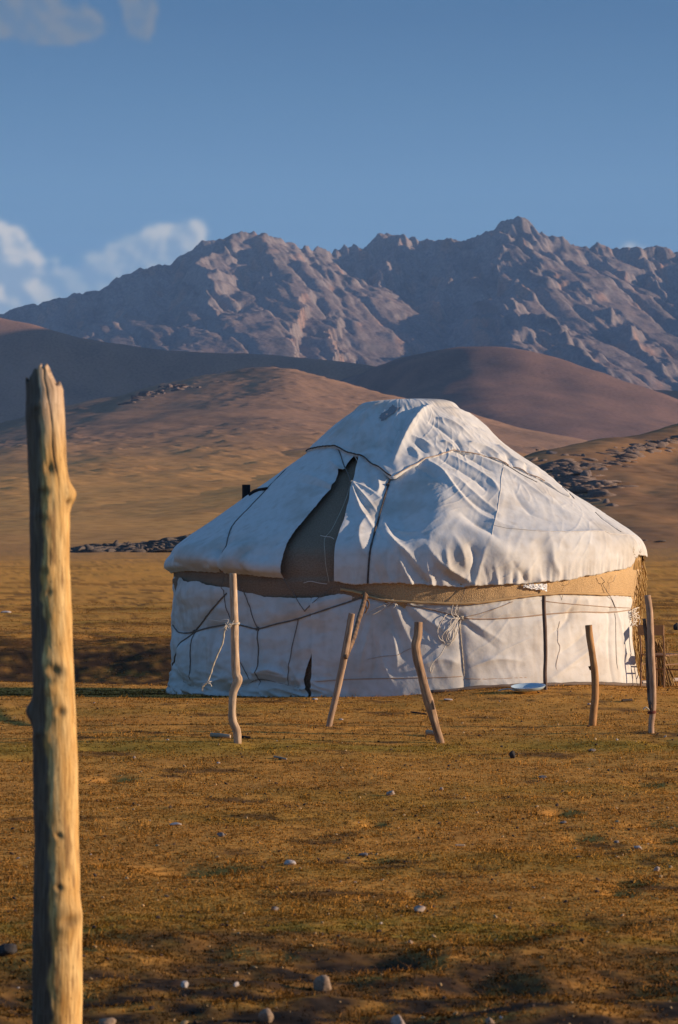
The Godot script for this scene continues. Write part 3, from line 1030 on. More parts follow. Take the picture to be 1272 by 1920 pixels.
	fold(1, 0.05, -0.03, [776, 836, 790, 845, 800, 856], 0)
	fold(1, 0.05, 0.03, [770, 845, 780, 855, 786, 866], 0)
	fold(1, 0.06, -0.035, [800, 795, 825, 810, 850, 832], 0)
	fold(1, 0.06, 0.04, [815, 790, 845, 800, 880, 826], 0)
	fold(1, 0.06, -0.035, [850, 785, 880, 800, 905, 812], 0)
	fold(1, 0.07, 0.03, [830, 775, 880, 785, 930, 815], 0)
	fold(1, 0.05, 0.03, [830, 835, 840, 838, 848, 846], 3)
	fold(1, 0.05, -0.03, [852, 832, 858, 840, 862, 848], 3)
	fold(1, 0.06, -0.04, [900, 852, 910, 860, 915, 868], 3)
	fold(1, 0.06, 0.04, [880, 838, 905, 846, 930, 862], 3)
	fold(1, 0.06, -0.045, [950, 865, 958, 880, 965, 895], 3)
	fold(1, 0.06, 0.04, [930, 845, 965, 872, 1000, 890], 3)
	fold(1, 0.05, -0.03, [975, 872, 990, 895, 1005, 905], 3)
	# --- wall
	fold(2, 0.07, -0.035, [728, 1132, 738, 1165, 748, 1195, 760, 1230], 1)
	fold(2, 0.06, 0.035, [742, 1130, 752, 1165, 768, 1200, 790, 1240], 1)
	fold(2, 0.08, -0.05, [752, 1132, 775, 1162, 800, 1185, 840, 1215], 1)
	fold(2, 0.06, 0.03, [765, 1130, 795, 1158, 830, 1180, 850, 1200], 1)
	fold(2, 0.06, -0.03, [868, 1162, 895, 1188, 930, 1215], 1)
	fold(2, 0.06, 0.03, [872, 1158, 905, 1180, 945, 1205], 1)
	fold(2, 0.05, 0.03, [700, 1150, 690, 1190, 680, 1230, 676, 1260])
	fold(2, 0.05, -0.03, [688, 1150, 676, 1190, 668, 1230])
	fold(2, 0.05, 0.025, [716, 1160, 712, 1200, 722, 1250, 740, 1285])
	fold(2, 0.05, 0.025, [735, 1180, 742, 1215, 745, 1255])
	fold(2, 0.06, -0.025, [704, 1190, 706, 1230, 700, 1270])
	fold(2, 0.06, 0.025, [1010, 1165, 1060, 1145, 1085, 1120], 0)
	fold(2, 0.06, -0.025, [1030, 1190, 1062, 1165, 1075, 1122], 0)
	fold(2, 0.07, 0.025, [1025, 1275, 1060, 1250, 1105, 1215, 1130, 1180], 0)
	fold(2, 0.06, -0.02, [1040, 1230, 1085, 1200, 1110, 1170], 0)
	fold(2, 0.06, 0.02, [880, 1250, 930, 1235, 980, 1240], 0)
	fold(2, 0.05, -0.02, [1145, 1140, 1140, 1200, 1145, 1280], 3)
	fold(2, 0.05, 0.02, [1155, 1140, 1165, 1200, 1175, 1250], 3)
	fold(2, 0.08, 0.02, [780, 1250, 830, 1235, 860, 1245], 0)
	# puffs on the shaded left wall
	fold(2, 0.2, 0.08, [345, 1115, 375, 1110, 410, 1112], 3)
	fold(2, 0.18, 0.06, [345, 1220, 350, 1250, 360, 1270], 3)
	fold(2, 0.18, 0.06, [400, 1215, 420, 1240, 430, 1260], 3)
	fold(2, 0.18, 0.06, [510, 1140, 560, 1140, 610, 1130], 3)
	fold(2, 0.08, -0.05, [335, 1274, 380, 1290, 425, 1298, 470, 1280, 505, 1278, 560, 1288], 3)
	fold(2, 0.07, 0.05, [480, 1262, 510, 1255, 540, 1268], 3)
	fold(2, 0.06, 0.04, [350, 1292, 390, 1298, 420, 1302], 3)
	fold(2, 0.06, 0.03, [540, 1240, 556, 1265, 570, 1295], 3)
	fold(2, 0.05, -0.03, [528, 1250, 545, 1275, 552, 1298], 3)

var ropes := [   # kind, radius, colour, measured run
	["rope", 0, 0.0073, "rope", [583, 838, 548, 870, 510, 907, 472, 948, 440, 985, 424, 1022, 414, 1050, 410, 1072]],
	["rope", 0, 0.0066, "rope", [632, 834, 640, 855, 652, 885, 660, 908]],
	["rope", 0, 0.0046, "pale_rope", [660, 908, 666, 895, 674, 884]],
	["twisted_rope", 0, 0.0106, "dark_rope", [733, 890, 727, 908, 718, 940, 706, 982, 697, 1020, 692, 1060, 690, 1094]],
	["rope", 0, 0.0033, "pale_rope", [660, 910, 650, 938, 636, 972, 622, 998, 611, 1012, 611, 1035, 614, 1065, 619, 1092]],
	["rope", 0, 0.0053, "rope", [905, 858, 940, 872, 985, 898, 1005, 908]],
	["rope", 0, 0.0053, "rope", [1006, 880, 1040, 906, 1075, 938]],
	["rope", 0, 0.0046, "rope", [1115, 963, 1140, 982, 1163, 1000]],
	["rope", 2, 0.0086, "rope", [324, 1172, 330, 1182, 345, 1187, 362, 1184, 395, 1176, 432, 1170, 458, 1174, 482, 1179, 520, 1170, 562, 1160, 610, 1144, 650, 1130, 680, 1120]],
	["rope", 2, 0.0086, "rope", [322, 1252, 328, 1235, 340, 1210, 361, 1184, 385, 1160, 412, 1132, 430, 1112]],
	["rope", 2, 0.0059, "rope", [361, 1184, 363, 1210, 363, 1245, 366, 1275]],
	["rope", 2, 0.0053, "rope", [452, 1082, 462, 1110, 472, 1145, 482, 1179]],
	["rope", 2, 0.0066, "rope", [482, 1179, 484, 1215, 485, 1260, 486, 1296]],
	["rope", 2, 0.0040, "rope", [538, 1084, 555, 1112, 576, 1144]],
	["rope", 2, 0.0046, "rope", [576, 1146, 600, 1122, 628, 1100]],
	["rope", 2, 0.0046, "rope", [429, 1080, 426, 1112, 430, 1150, 442, 1200, 455, 1240, 470, 1274]],
	["rope", 2, 0.0046, "rope", [562, 1160, 552, 1205, 544, 1250, 540, 1296]],
	["rope", 2, 0.0053, "rope", [335, 1272, 370, 1286, 420, 1296, 450, 1288, 485, 1274, 520, 1280, 566, 1292]],
	["rope", 2, 0.0073, "seam", [735, 1126, 760, 1133, 800, 1141, 835, 1149, 862, 1156, 885, 1160, 930, 1160, 985, 1156, 1040, 1150, 1090, 1147, 1140, 1148, 1184, 1143]],
	["rope", 2, 0.0040, "seam", [866, 1158, 900, 1150, 935, 1138, 960, 1128]],
	["rope", 2, 0.0040, "seam", [1015, 1126, 1045, 1130, 1090, 1134, 1140, 1138, 1184, 1140]],
	["rope", 2, 0.0066, "pale_rope", [862, 1158, 864, 1190, 867, 1225, 870, 1262, 871, 1288]],
	["rope", 2, 0.0040, "rope", [872, 1102, 866, 1120, 860, 1138, 858, 1150]],
	["rope", 2, 0.0040, "rope", [1118, 1082, 1130, 1100, 1143, 1120, 1152, 1140]],
	["rope", 2, 0.0026, "pale_rope", [1146, 1078, 1141, 1090, 1140, 1110]],
	["rope", 2, 0.0026, "pale_rope", [1060, 1090, 1054, 1110, 1052, 1125]],
	["rope", 2, 0.0026, "rope", [1152, 1150, 1152, 1190, 1154, 1240, 1160, 1280]],
	["rope", 2, 0.0026, "seam", [1048, 1165, 1044, 1200, 1048, 1215, 1040, 1250, 1050, 1270]],
	["rope", 2, 0.0026, "seam", [690, 1236, 720, 1230, 745, 1228, 760, 1220, 774, 1214]],
	["stitched_seam", 0, 0.004, "thread", [941, 872, 938, 900, 934, 940, 926, 985, 921, 1008]],
	["stitched_seam", 0, 0.004, "thread", [925, 992, 990, 1000, 1060, 1004, 1130, 1003, 1190, 1008]],
	["hem_seam", 2, 0.006, "seam", [590, 1278, 640, 1274, 700, 1272, 760, 1271, 820, 1270, 866, 1268]],
	["hem_seam", 2, 0.008, "seam", [872, 1272, 910, 1273, 960, 1271, 985, 1270]]]

func disp(kind: int, p: Vector3, phi: float, s: float) -> float:
	var d := fold_disp(kind, p)
	phi = wrapf(phi, -PI, PI)
	var w := 0.010 * n_a.get_noise_3d(p.x * 1.3, p.y * 1.1, p.z * 1.3)
	var w2 := 0.0
	if kind == 0:
		w2 = n_b.get_noise_2d(phi * 9.0 + s * 1.8, s * 0.9)
	elif kind == 1:
		w2 = n_b.get_noise_2d(phi * 5.0 - s * 1.0, s * 1.6 + 30.0) * sm(0.1, 0.9, s)
	else:
		w2 = n_b.get_noise_2d(phi * 8.0 + 0.6 * s, s * 1.3 + 60.0)
	w += [0.0035, 0.008, 0.005][kind] * (1.0 - absf(w2) * 2.0)
	var ang := Vector2(phi * 7.0 + s * 2.6, s * 1.1 - phi * 1.2) if kind < 2 else Vector2(phi * 6.0 - s * 2.0, s * 1.6 + phi)
	var cr := 1.0 - absf(n_c.get_noise_2d(ang.x, ang.y + 20.0 * kind))
	w += 0.006 * pow(cr, 6.0) * (sm(0.45, 1.1, s) if kind == 1 else 1.0) * sm(-0.35, 0.3, n_b.get_noise_2d(phi * 2.0 + 3.0, s * 0.9)) * (0.45 + 0.55 * sm(-0.5, 0.0, sin(phi)))
	if kind == 2 and phi < -0.25:   # the slack canvas of the left wall sags and crumples at its foot
		var cru := 1.0 - absf(n_b.get_noise_2d(phi * 4.0 + s * 2.0, s * 5.0))
		var slack := sm(-0.25, -0.42, phi)
		w += slack * (0.05 * pow(cru, 4.0) * sm(0.42, 0.0, s) - 0.02 * sm(0.3, 0.0, s) + 0.035 * n_a.get_noise_2d(phi * 3.2 + 4.0, s * 2.2))
	w += 0.0012 * n_a.get_noise_3d(p.x * 5.0, p.y * 5.0, p.z * 5.0)
	return d + w

func surf(kind: int, phi: float, s: float, lift: float) -> Vector3:
	# s: arc length on the roof, height on the wall
	var b: Vector2
	var tangent: Vector2
	if kind == 2:
		b = Vector2(r_of_h(s, 2), s)
		tangent = Vector2(0.0, -1.0)
	else:
		b = prof_at(s)
		tangent = (prof_at(s + 0.05) - prof_at(maxf(s - 0.05, 0.0))).normalized()
	var p := yp(phi, b.x, b.y)
	var off := lift + disp(kind, p, phi, s)
	var n := Vector2(-tangent.y, tangent.x)
	return yp(phi, b.x + n.x * off, b.y + n.y * off)

func columns_list(a: float, b: float, fine: float) -> PackedFloat32Array:
	# angles from a to b (degrees), fine where they face the viewer
	var out := PackedFloat32Array()
	var x := a
	while x < b:
		out.append(deg_to_rad(x))
		var w := fposmod(x + 180.0, 360.0) - 180.0
		x += fine if absf(w) < 98.0 else 4.0
	out.append(deg_to_rad(b))
	return out

func yurt() -> void:
	make_profile()
	yurt_folds()
	for r in ropes:   # a taut rope presses into the cloth
		if r[2] >= 0.006 and not str(r[0]).begins_with("hem"):
			fold(r[1], 0.09, -0.026, r[4], 3)
	hem_pts = measured([318, 1075, 330, 1073, 350, 1071, 390, 1073, 440, 1076, 500, 1080, 536, 1083, 628, 1097, 660, 1096, 690, 1095, 740, 1093, 800, 1097, 860, 1101, 900, 1098, 960, 1095, 1010, 1092, 1060, 1088, 1110, 1078, 1150, 1070, 1182, 1063, 1190, 1048, 1196, 1041, 1210, 1040, 1213, 1044], 0)
	crown_pts = [Vector2(-180, 1.5), Vector2(-120, 1.4), Vector2(-90, 1.31), Vector2(-49, 1.27), Vector2(-25, 1.47), Vector2(-15, 1.68), Vector2(-7, 1.89), Vector2(1, 1.7), Vector2(8, 1.56), Vector2(23, 1.42), Vector2(40, 1.52), Vector2(50, 1.7), Vector2(59, 1.97), Vector2(65, 2.3), Vector2(72, 2.1), Vector2(90, 1.6), Vector2(130, 1.4), Vector2(180, 1.5)]
	gap_left = measured([677, 849, 668, 855, 650, 875, 646, 882, 637, 884, 635, 895, 630, 908, 620, 921, 604, 942, 585, 965, 562, 992, 545, 1015, 537, 1037, 536, 1060, 536, 1082], 0, true)
	gap_right = measured([677, 849, 672, 872, 664, 902, 660, 915, 655, 945, 646, 980, 633, 1015, 629, 1040, 629, 1060, 628, 1097], 0, true)
	var base := Vector3(YC.x, ground_h(YC.x, 34.2), YC.z)
	var y := thing("yurt", "round yurt under weathered white canvas tied with ropes on the steppe", "yurt", base)
	felt_layer(y)
	roof_cover(y)
	crown_cover(y)
	walls(y)
	for r in ropes:
		var L := []
		var a: Array = r[4]
		for i in range(0, a.size(), 2):
			var v := on_yurt(a[i], a[i + 1], r[1])
			L.append(Vector3(v.x, v.y, 0))
		var line := run(L, 7)
		var pts := PackedVector3Array()
		for q in line:
			var lift: float = r[2] * 0.75 + (0.02 if r[1] == 0 else 0.015)
			if r[1] == 2 and q.y > 1.30:
				lift += 0.05
			pts.append(surf(r[1], q.x, s_of_h(q.y) if r[1] == 0 else q.y, lift))
		part(r[0], rope_mesh(pts, r[2]), M[r[3]], y)
	# the crown's rope runs along its hem
	var hem := PackedVector3Array()
	var hem2 := PackedVector3Array()
	for k in 125:
		var ph := -95.0 + k * 1.25
		var s := s_of_r(lookup(crown_pts, ph)) - 0.004
		(hem if ph < -7.0 else hem2).append(surf(1, deg_to_rad(ph), s, 0.048))
	part("crown_rope", rope_mesh(hem, 0.009), M.dark_rope, y)
	part("crown_rope", rope_mesh(hem2, 0.006), M.seam, y)
	# knots
	for q in [[727, 905, 0, 0.03, "dark_rope"], [661, 909, 0, 0.02, "pale_rope"], [361, 1184, 2, 0.03, "rope"], [482, 1179, 2, 0.03, "rope"], [866, 1158, 2, 0.035, "pale_rope"], [735, 1127, 2, 0.03, "pale_rope"], [633, 833, 0, 0.025, "dark_rope"]]:
		var v := on_yurt(q[0], q[1], q[2])
		var c := surf(q[2], v.x, s_of_h(v.y) if q[2] == 0 else v.y, 0.035)
		var loop := []
		for k in 9:
			var a := k * 1.9
			loop.append(c + Vector3(cos(a), sin(a * 1.3), 0.5 * sin(a)) * q[3] * 0.6)
		part("knot", rope_mesh(run(loop, 5), q[3] * 0.28), M[q[4]], y)
	loose_ends(y)
	door_side(y)
	stove_pipe(y)

func felt_layer(y: Node3D) -> void:
	var cols := columns_list(-180.0, 180.0, 0.6)
	var nv := 150
	var nu := cols.size()
	var P := PackedVector3Array()
	var K := PackedColorArray()
	var s0 := s_of_r(0.9)
	var s1 := s_of_h(1.46)
	for j in nv:
		var t := float(j) / (nv - 1)
		for i in nu:
			var ph := cols[i]
			var b: Vector2
			if t < 0.62:
				b = prof_at(lerpf(s0, s1, t / 0.62))
				b.x -= 0.045
				b.y -= 0.03
			else:
				var u := (t - 0.62) / 0.38
				var h := lerpf(1.43, -0.2, u)
				b = Vector2(3.12 - 0.06 * sm(0.0, 0.3, u), h)
			if t < 0.62:   # the felt gives way where the canvas sinks in
				var sink := minf(0.0, fold_disp(0, yp(ph, b.x, b.y)))
				b.x += sink * 0.6
				b.y += sink * 0.8
			b.x += 0.010 * n_a.get_noise_2d(ph * 7.0, t * 9.0) + 0.005 * n_a.get_noise_2d(ph * 30.0, t * 50.0)
			P.append(yp(ph, b.x, b.y))
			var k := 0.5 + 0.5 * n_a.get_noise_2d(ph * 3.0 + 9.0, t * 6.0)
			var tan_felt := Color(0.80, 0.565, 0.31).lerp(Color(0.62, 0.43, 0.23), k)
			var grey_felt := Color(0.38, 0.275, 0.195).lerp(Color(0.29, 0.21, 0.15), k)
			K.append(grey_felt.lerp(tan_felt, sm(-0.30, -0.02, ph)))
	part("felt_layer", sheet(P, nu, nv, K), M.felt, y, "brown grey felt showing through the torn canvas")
	# folded felt lip that sags over the wall's top
	var lip := []
	for q in [640, 1106, 665, 1110, 700, 1121, 735, 1128, 800, 1131, 860, 1133, 905, 1130, 960, 1122, 1010, 1116, 1060, 1113, 1120, 1115, 1184, 1117]:
		lip.append(q)
	var pts := []
	for i in range(0, lip.size(), 2):
		var v := on_yurt(lip[i], lip[i + 1] - 1, 2)
		pts.append(yp(v.x, 3.12, v.y))
	part("felt_edge", tube(run(pts, 8), 8, func(_t, a, l): return 0.017 + 0.005 * n_c.get_noise_2d(l * 6.0, a)), mat(lin(0.48, 0.32, 0.16), 1.0), y)

func canvas_tint(p: Vector3, low: float) -> Color:
	var c := Color(0.665, 0.66, 0.65)
	var st := n_a.get_noise_3d(p.x * 0.9 + 3.0, p.y * 1.2, p.z * 0.9)
	c = c.lerp(Color(0.52, 0.48, 0.43), sm(0.0, 0.55, st) * 0.7)
	var run_off := n_a.get_noise_3d(p.x * 5.0, p.y * 0.5, p.z * 5.0)
	c = c.lerp(Color(0.47, 0.42, 0.36), sm(0.2, 0.6, run_off) * 0.35)
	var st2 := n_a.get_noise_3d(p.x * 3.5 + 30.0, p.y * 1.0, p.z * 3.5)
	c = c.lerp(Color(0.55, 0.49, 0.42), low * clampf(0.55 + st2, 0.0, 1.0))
	return c

func roof_cover(y: Node3D) -> void:
	var s0 := s_of_r(1.05)
	var gl0 := -28.0
	var gr0 := -24.0
	# right sheet from the gap round to the back, left sheet from the back to the gap
	for sidek in 2:
		var cols := columns_list(gr0, 170.0, 0.36) if sidek == 0 else columns_list(170.0, 360.0 + gl0, 0.42)
		var nu := cols.size()
		var nv := 185
		var P := PackedVector3Array()
		var K := PackedColorArray()
		P.resize(nu * (nv + 2))
		K.resize(nu * (nv + 2))
		for i in nu:
			var ph0 := cols[i]
			var w := wrapf(ph0, -PI, PI)
			var frac := float(i) / (nu - 1)
			var hem_h := lookup(hem_pts, w)
			hem_h += 0.012 * n_a.get_noise_2d(ph0 * 14.0, 3.0) * sm(-0.5, 0.0, w) + 0.006 * n_c.get_noise_2d(ph0 * 40.0, 3.0)
			var s1 := s_of_h(hem_h)
			for j in nv + 2:
				var t := minf(float(j) / (nv - 1), 1.0)
				var s := lerpf(s0, s1, t)
				var b := prof_at(s)
				var ph := ph0
				if sidek == 0 and ph0 < deg_to_rad(gr0 + 16.0):
					ph += (lookup(gap_right, b.y) - deg_to_rad(gr0)) * (1.0 - sm(gr0, gr0 + 16.0, rad_to_deg(ph0)))
				elif sidek == 1 and ph0 > deg_to_rad(344.0 + gl0):
					ph += (lookup(gap_left, b.y) - deg_to_rad(gl0) + 0.0012 * n_c.get_noise_2d(b.y * 25.0, 8.0)) * sm(344.0 + gl0, 360.0 + gl0, rad_to_deg(ph0))
				var edge := sm(0.30, 0.0, (1.0 - t) * (s1 - s0))
				var gather := edge * 0.022 * n_b.get_noise_2d(ph0 * 26.0, s * 0.8) * sm(-0.45, 0.1, w)
				var lift := 0.02 + gather
				# the hem rolls under on the shaded side
				var to_hem := (1.0 - t) * (s1 - s0)
				lift += sm(-0.35, -0.7, w) * (0.045 * sm(0.26, 0.12, to_hem) * (1.0 + 0.9 * n_b.get_noise_2d(ph0 * 3.0, 7.0)) - 0.085 * sm(0.09, 0.0, to_hem))
				if sidek == 1:   # the torn edge curls out a little
					lift += 0.012 * sm(0.985, 1.0, frac)
				else:
					lift += 0.015 * (1.0 - sm(0.0, 0.02, frac))
				if j >= nv:
					lift -= 0.016 * (j - nv + 1)
				P[j * nu + i] = surf(0, ph, s - (0.004 if j >= nv else 0.0), lift)
				K[j * nu + i] = canvas_tint(P[j * nu + i], 0.3 * sm(0.25, 0.0, (1.0 - t) * (s1 - s0)))
		part("roof_cover", sheet(P, nu, nv + 2, K), M.canvas, y, "white canvas sheet over the right half of the roof" if sidek == 0 else "shaded white canvas sheet over the left half of the roof")

func crown_cover(y: Node3D) -> void:
	var cols := columns_list(-180.0, 180.0, 0.5)
	var nu := cols.size()
	var nv := 96
	var P := PackedVector3Array()
	var K := PackedColorArray()
	P.resize(nu * (nv + 2))
	K.resize(nu * (nv + 2))
	for i in nu:
		var ph := cols[i]
		var s1 := s_of_r(lookup(crown_pts, rad_to_deg(ph))) + 0.006 * n_c.get_noise_2d(ph * 30.0, 1.0)
		for j in nv + 2:
			var t := minf(float(j) / (nv - 1), 1.0)
			var s := s1 * t
			var edge := sm(0.16, 0.0, (1.0 - t) * s1)
			var lift := 0.05 + edge * 0.02 * n_b.get_noise_2d(ph * 18.0, 4.0) * sm(-0.1, 0.3, ph)
			lift -= 0.012 * sm(0.12, 0.0, (1.0 - t) * s1)
			if j >= nv:
				lift -= 0.02 * (j - nv + 1)
			P[j * nu + i] = surf(1, ph, s, lift * sm(0.0, 0.15, t) + 0.03 * (1.0 - sm(0.0, 0.15, t)))
			K[j * nu + i] = canvas_tint(P[j * nu + i], 0.05)
	part("crown_cover", sheet(P, nu, nv + 2, K, PackedVector2Array(), true), M.canvas, y, "white canvas flap over the crown of the roof")
	# worn grey patch sewn on the crown
	var Q := PackedVector3Array()
	var a := on_yurt(718, 795, 1)
	var b := on_yurt(752, 772, 1)
	var c := on_yurt(714, 786, 1)
	var e := on_yurt(738, 766, 1)
	var n := 16
	for j in n:
		for i in n:
			var u := i / float(n - 1)
			var v := j / float(n - 1)
			var q := a.lerp(b, u).lerp(c.lerp(e, u), v)
			q += (a.lerp(b, 0.5) - q) * 0.12 * n_c.get_noise_2d(u * 3.0, v * 3.0)
			Q.append(surf(1, q.x, s_of_h(q.y), 0.058))
	part("patch", sheet(Q, n, n), M.patch, y, "worn grey patch on the crown flap")

func walls(y: Node3D) -> void:
	var top := measured([318, 1082, 330, 1081, 345, 1083, 362, 1091, 378, 1089, 400, 1097, 430, 1101, 470, 1112, 500, 1119, 560, 1121, 600, 1120, 630, 1115, 650, 1108, 665, 1112, 700, 1124, 735, 1129, 800, 1132, 860, 1134, 905, 1131, 960, 1123, 1010, 1117, 1060, 1114, 1110, 1116, 1184, 1118], 2)
	var slit := on_yurt(587, 1200, 2).x
	var right_edge := measured([1184, 1118, 1184, 1140, 1182, 1165, 1183, 1195, 1187, 1225, 1191, 1255, 1197, 1285], 2, true)
	var left_edge := measured([587, 1122, 587, 1200, 586, 1225, 578, 1245, 573, 1262, 572, 1280, 576, 1292, 581, 1303], 2, true)
	for sidek in 2:
		var cols := columns_list(rad_to_deg(slit), 74.0, 0.36) if sidek == 0 else columns_list(100.0, 360.0 + rad_to_deg(slit), 0.42)
		var nu := cols.size()
		var nv := 90
		var P := PackedVector3Array()
		var K := PackedColorArray()
		P.resize(nu * (nv + 1))
		K.resize(nu * (nv + 1))
		for i in nu:
			var ph0 := cols[i]
			var frac := float(i) / (nu - 1)
			var w := wrapf(ph0, -PI, PI)
			var h1 := lookup(top, w) + 0.004 * n_c.get_noise_2d(ph0 * 40.0, 9.0)
			for j in nv + 1:
				var t := minf(float(j) / (nv - 1), 1.0)
				var bx := YC.x + 3.11 * sin(ph0)
				var h0 := ground_h(bx, -(YC.z + 3.11 * cos(ph0))) - 0.03 - TILT * 3.11 * sin(ph0)
				var h := lerpf(h1, h0, t)
				var ph := ph0
				if sidek == 0:
					ph += (lookup(right_edge, h) - deg_to_rad(74.0)) * sm(0.9, 1.0, frac)
				else:
					ph += (lookup(left_edge, h) - slit) * sm(0.965, 1.0, frac)
				var lift := 0.012 - 0.022 * sm(0.06, 0.0, h1 - h) * (1.0 if sidek == 0 else 0.4)
				lift += 0.025 * sm(0.35, 0.0, h - h0) + 0.02 * sm(0.15, 0.0, h - h0) * n_b.get_noise_2d(ph0 * 12.0, h * 2.0)
				if sidek == 0: lift += 0.012 * (1.0 - sm(0.0, 0.02, frac))
				if j >= nv: lift -= 0.03
				P[j * nu + i] = surf(2, ph, h, lift)
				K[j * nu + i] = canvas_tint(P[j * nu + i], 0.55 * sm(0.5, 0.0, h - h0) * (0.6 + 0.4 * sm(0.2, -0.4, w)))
		part("wall_cover", sheet(P, nu, nv + 1, K), M.canvas, y, "sunlit white canvas on the right wall" if sidek == 0 else "shaded white canvas on the left wall")
	# a pole lies along the wall's foot on the right
	var L := []
	for q in [[806, 1291], [850, 1289], [900, 1291], [960, 1288], [1030, 1286], [1090, 1287], [1150, 1285], [1200, 1284]]:
		var v := on_yurt(q[0], q[1], 2)
		var bx := YC.x + 3.24 * sin(v.x)
		var bz := YC.z + 3.24 * cos(v.x)
		L.append(Vector3(bx, ground_h(bx, -bz) + 0.02, bz))
	part("ground_pole", tube(run(L, 5), 8, func(_t, a, l): return 0.022 + 0.006 * n_c.get_noise_2d(l * 3.0, a), func(_t, _a, _l): return Color(0.20, 0.16, 0.13)), M.wood, y)

func loose_ends(y: Node3D) -> void:
	# bundle of twine hanging on the lit wall
	var r := RandomNumberGenerator.new()
	r.seed = 6
	var loops := [[862, 1160, 846, 1160, 842, 1175, 832, 1185, 828, 1196, 838, 1210, 846, 1200, 852, 1165, 860, 1155],
		[858, 1158, 850, 1175, 838, 1190, 844, 1205, 852, 1192, 852, 1172, 862, 1158],
		[860, 1156, 842, 1150, 830, 1160, 820, 1180, 824, 1198, 836, 1205, 832, 1215, 824, 1228, 812, 1240, 806, 1252, 808, 1260, 813, 1248],
		[866, 1158, 858, 1180, 850, 1200, 838, 1204, 836, 1186, 848, 1168, 856, 1158], [848, 1134, 846, 1150, 852, 1158], [856, 1134, 853, 1148, 860, 1158], [735, 1128, 715, 1136, 698, 1145, 690, 1152], [735, 1129, 718, 1142, 700, 1152], [735, 1128, 742, 1134, 738, 1140]]
	for a in loops:
		var L := []
		for i in range(0, a.size(), 2):
			var v := on_yurt(a[i], a[i + 1], 2)
			L.append(surf(2, v.x, v.y, 0.03 + 0.02 * r.randf()))
		part("loose_twine", rope_mesh(run(L, 5), 0.006, false), M.twine, y)
	# tangle by the door
	for k in 7:
		var L := []
		for i in 6:
			var v := on_yurt(1178 + r.randf() * 12.0, 1135 + i * 6.0 + r.randf() * 14.0, 2)
			L.append(surf(2, v.x, v.y, 0.03 + 0.04 * r.randf()))
		part("loose_twine", rope_mesh(run(L, 5), 0.006, false), M.twine, y)
	# twigs of twine over the felt gap
	for a in [[603, 1007, 612, 1009, 622, 1010, 628, 1014], [571, 1096, 584, 1093, 600, 1096, 615, 1098], [666, 856, 672, 868, 676, 874]]:
		var L := []
		for i in range(0, a.size(), 2):
			var v := on_yurt(a[i], a[i + 1], 0)
			L.append(yp(v.x, r_of_h(v.y, 0) + 0.02, v.y + 0.02))
		part("loose_twine", rope_mesh(run(L, 4), 0.004, false), M.twine, y)
	# clear plastic caught under the hem
	var Q := PackedVector3Array()
	var v0 := on_yurt(978, 1096, 2)
	var v1 := on_yurt(1022, 1108, 2)
	for j in 12:
		for i in 24:
			var u := i / 23.0
			var v := j / 11.0
			var ph := lerpf(v0.x, v1.x, u)
			var h := lerpf(v0.y, v1.y, v * (0.4 + 0.6 * u)) + 0.01 * n_c.get_noise_2d(u * 9.0, v * 4.0)
			Q.append(yp(ph, 3.14 + 0.02 * n_a.get_noise_2d(u * 7.0, v * 5.0), h))
	part("plastic_scrap", sheet(Q, 24, 12), M.plastic, y, "crumpled white plastic caught under the roof hem")

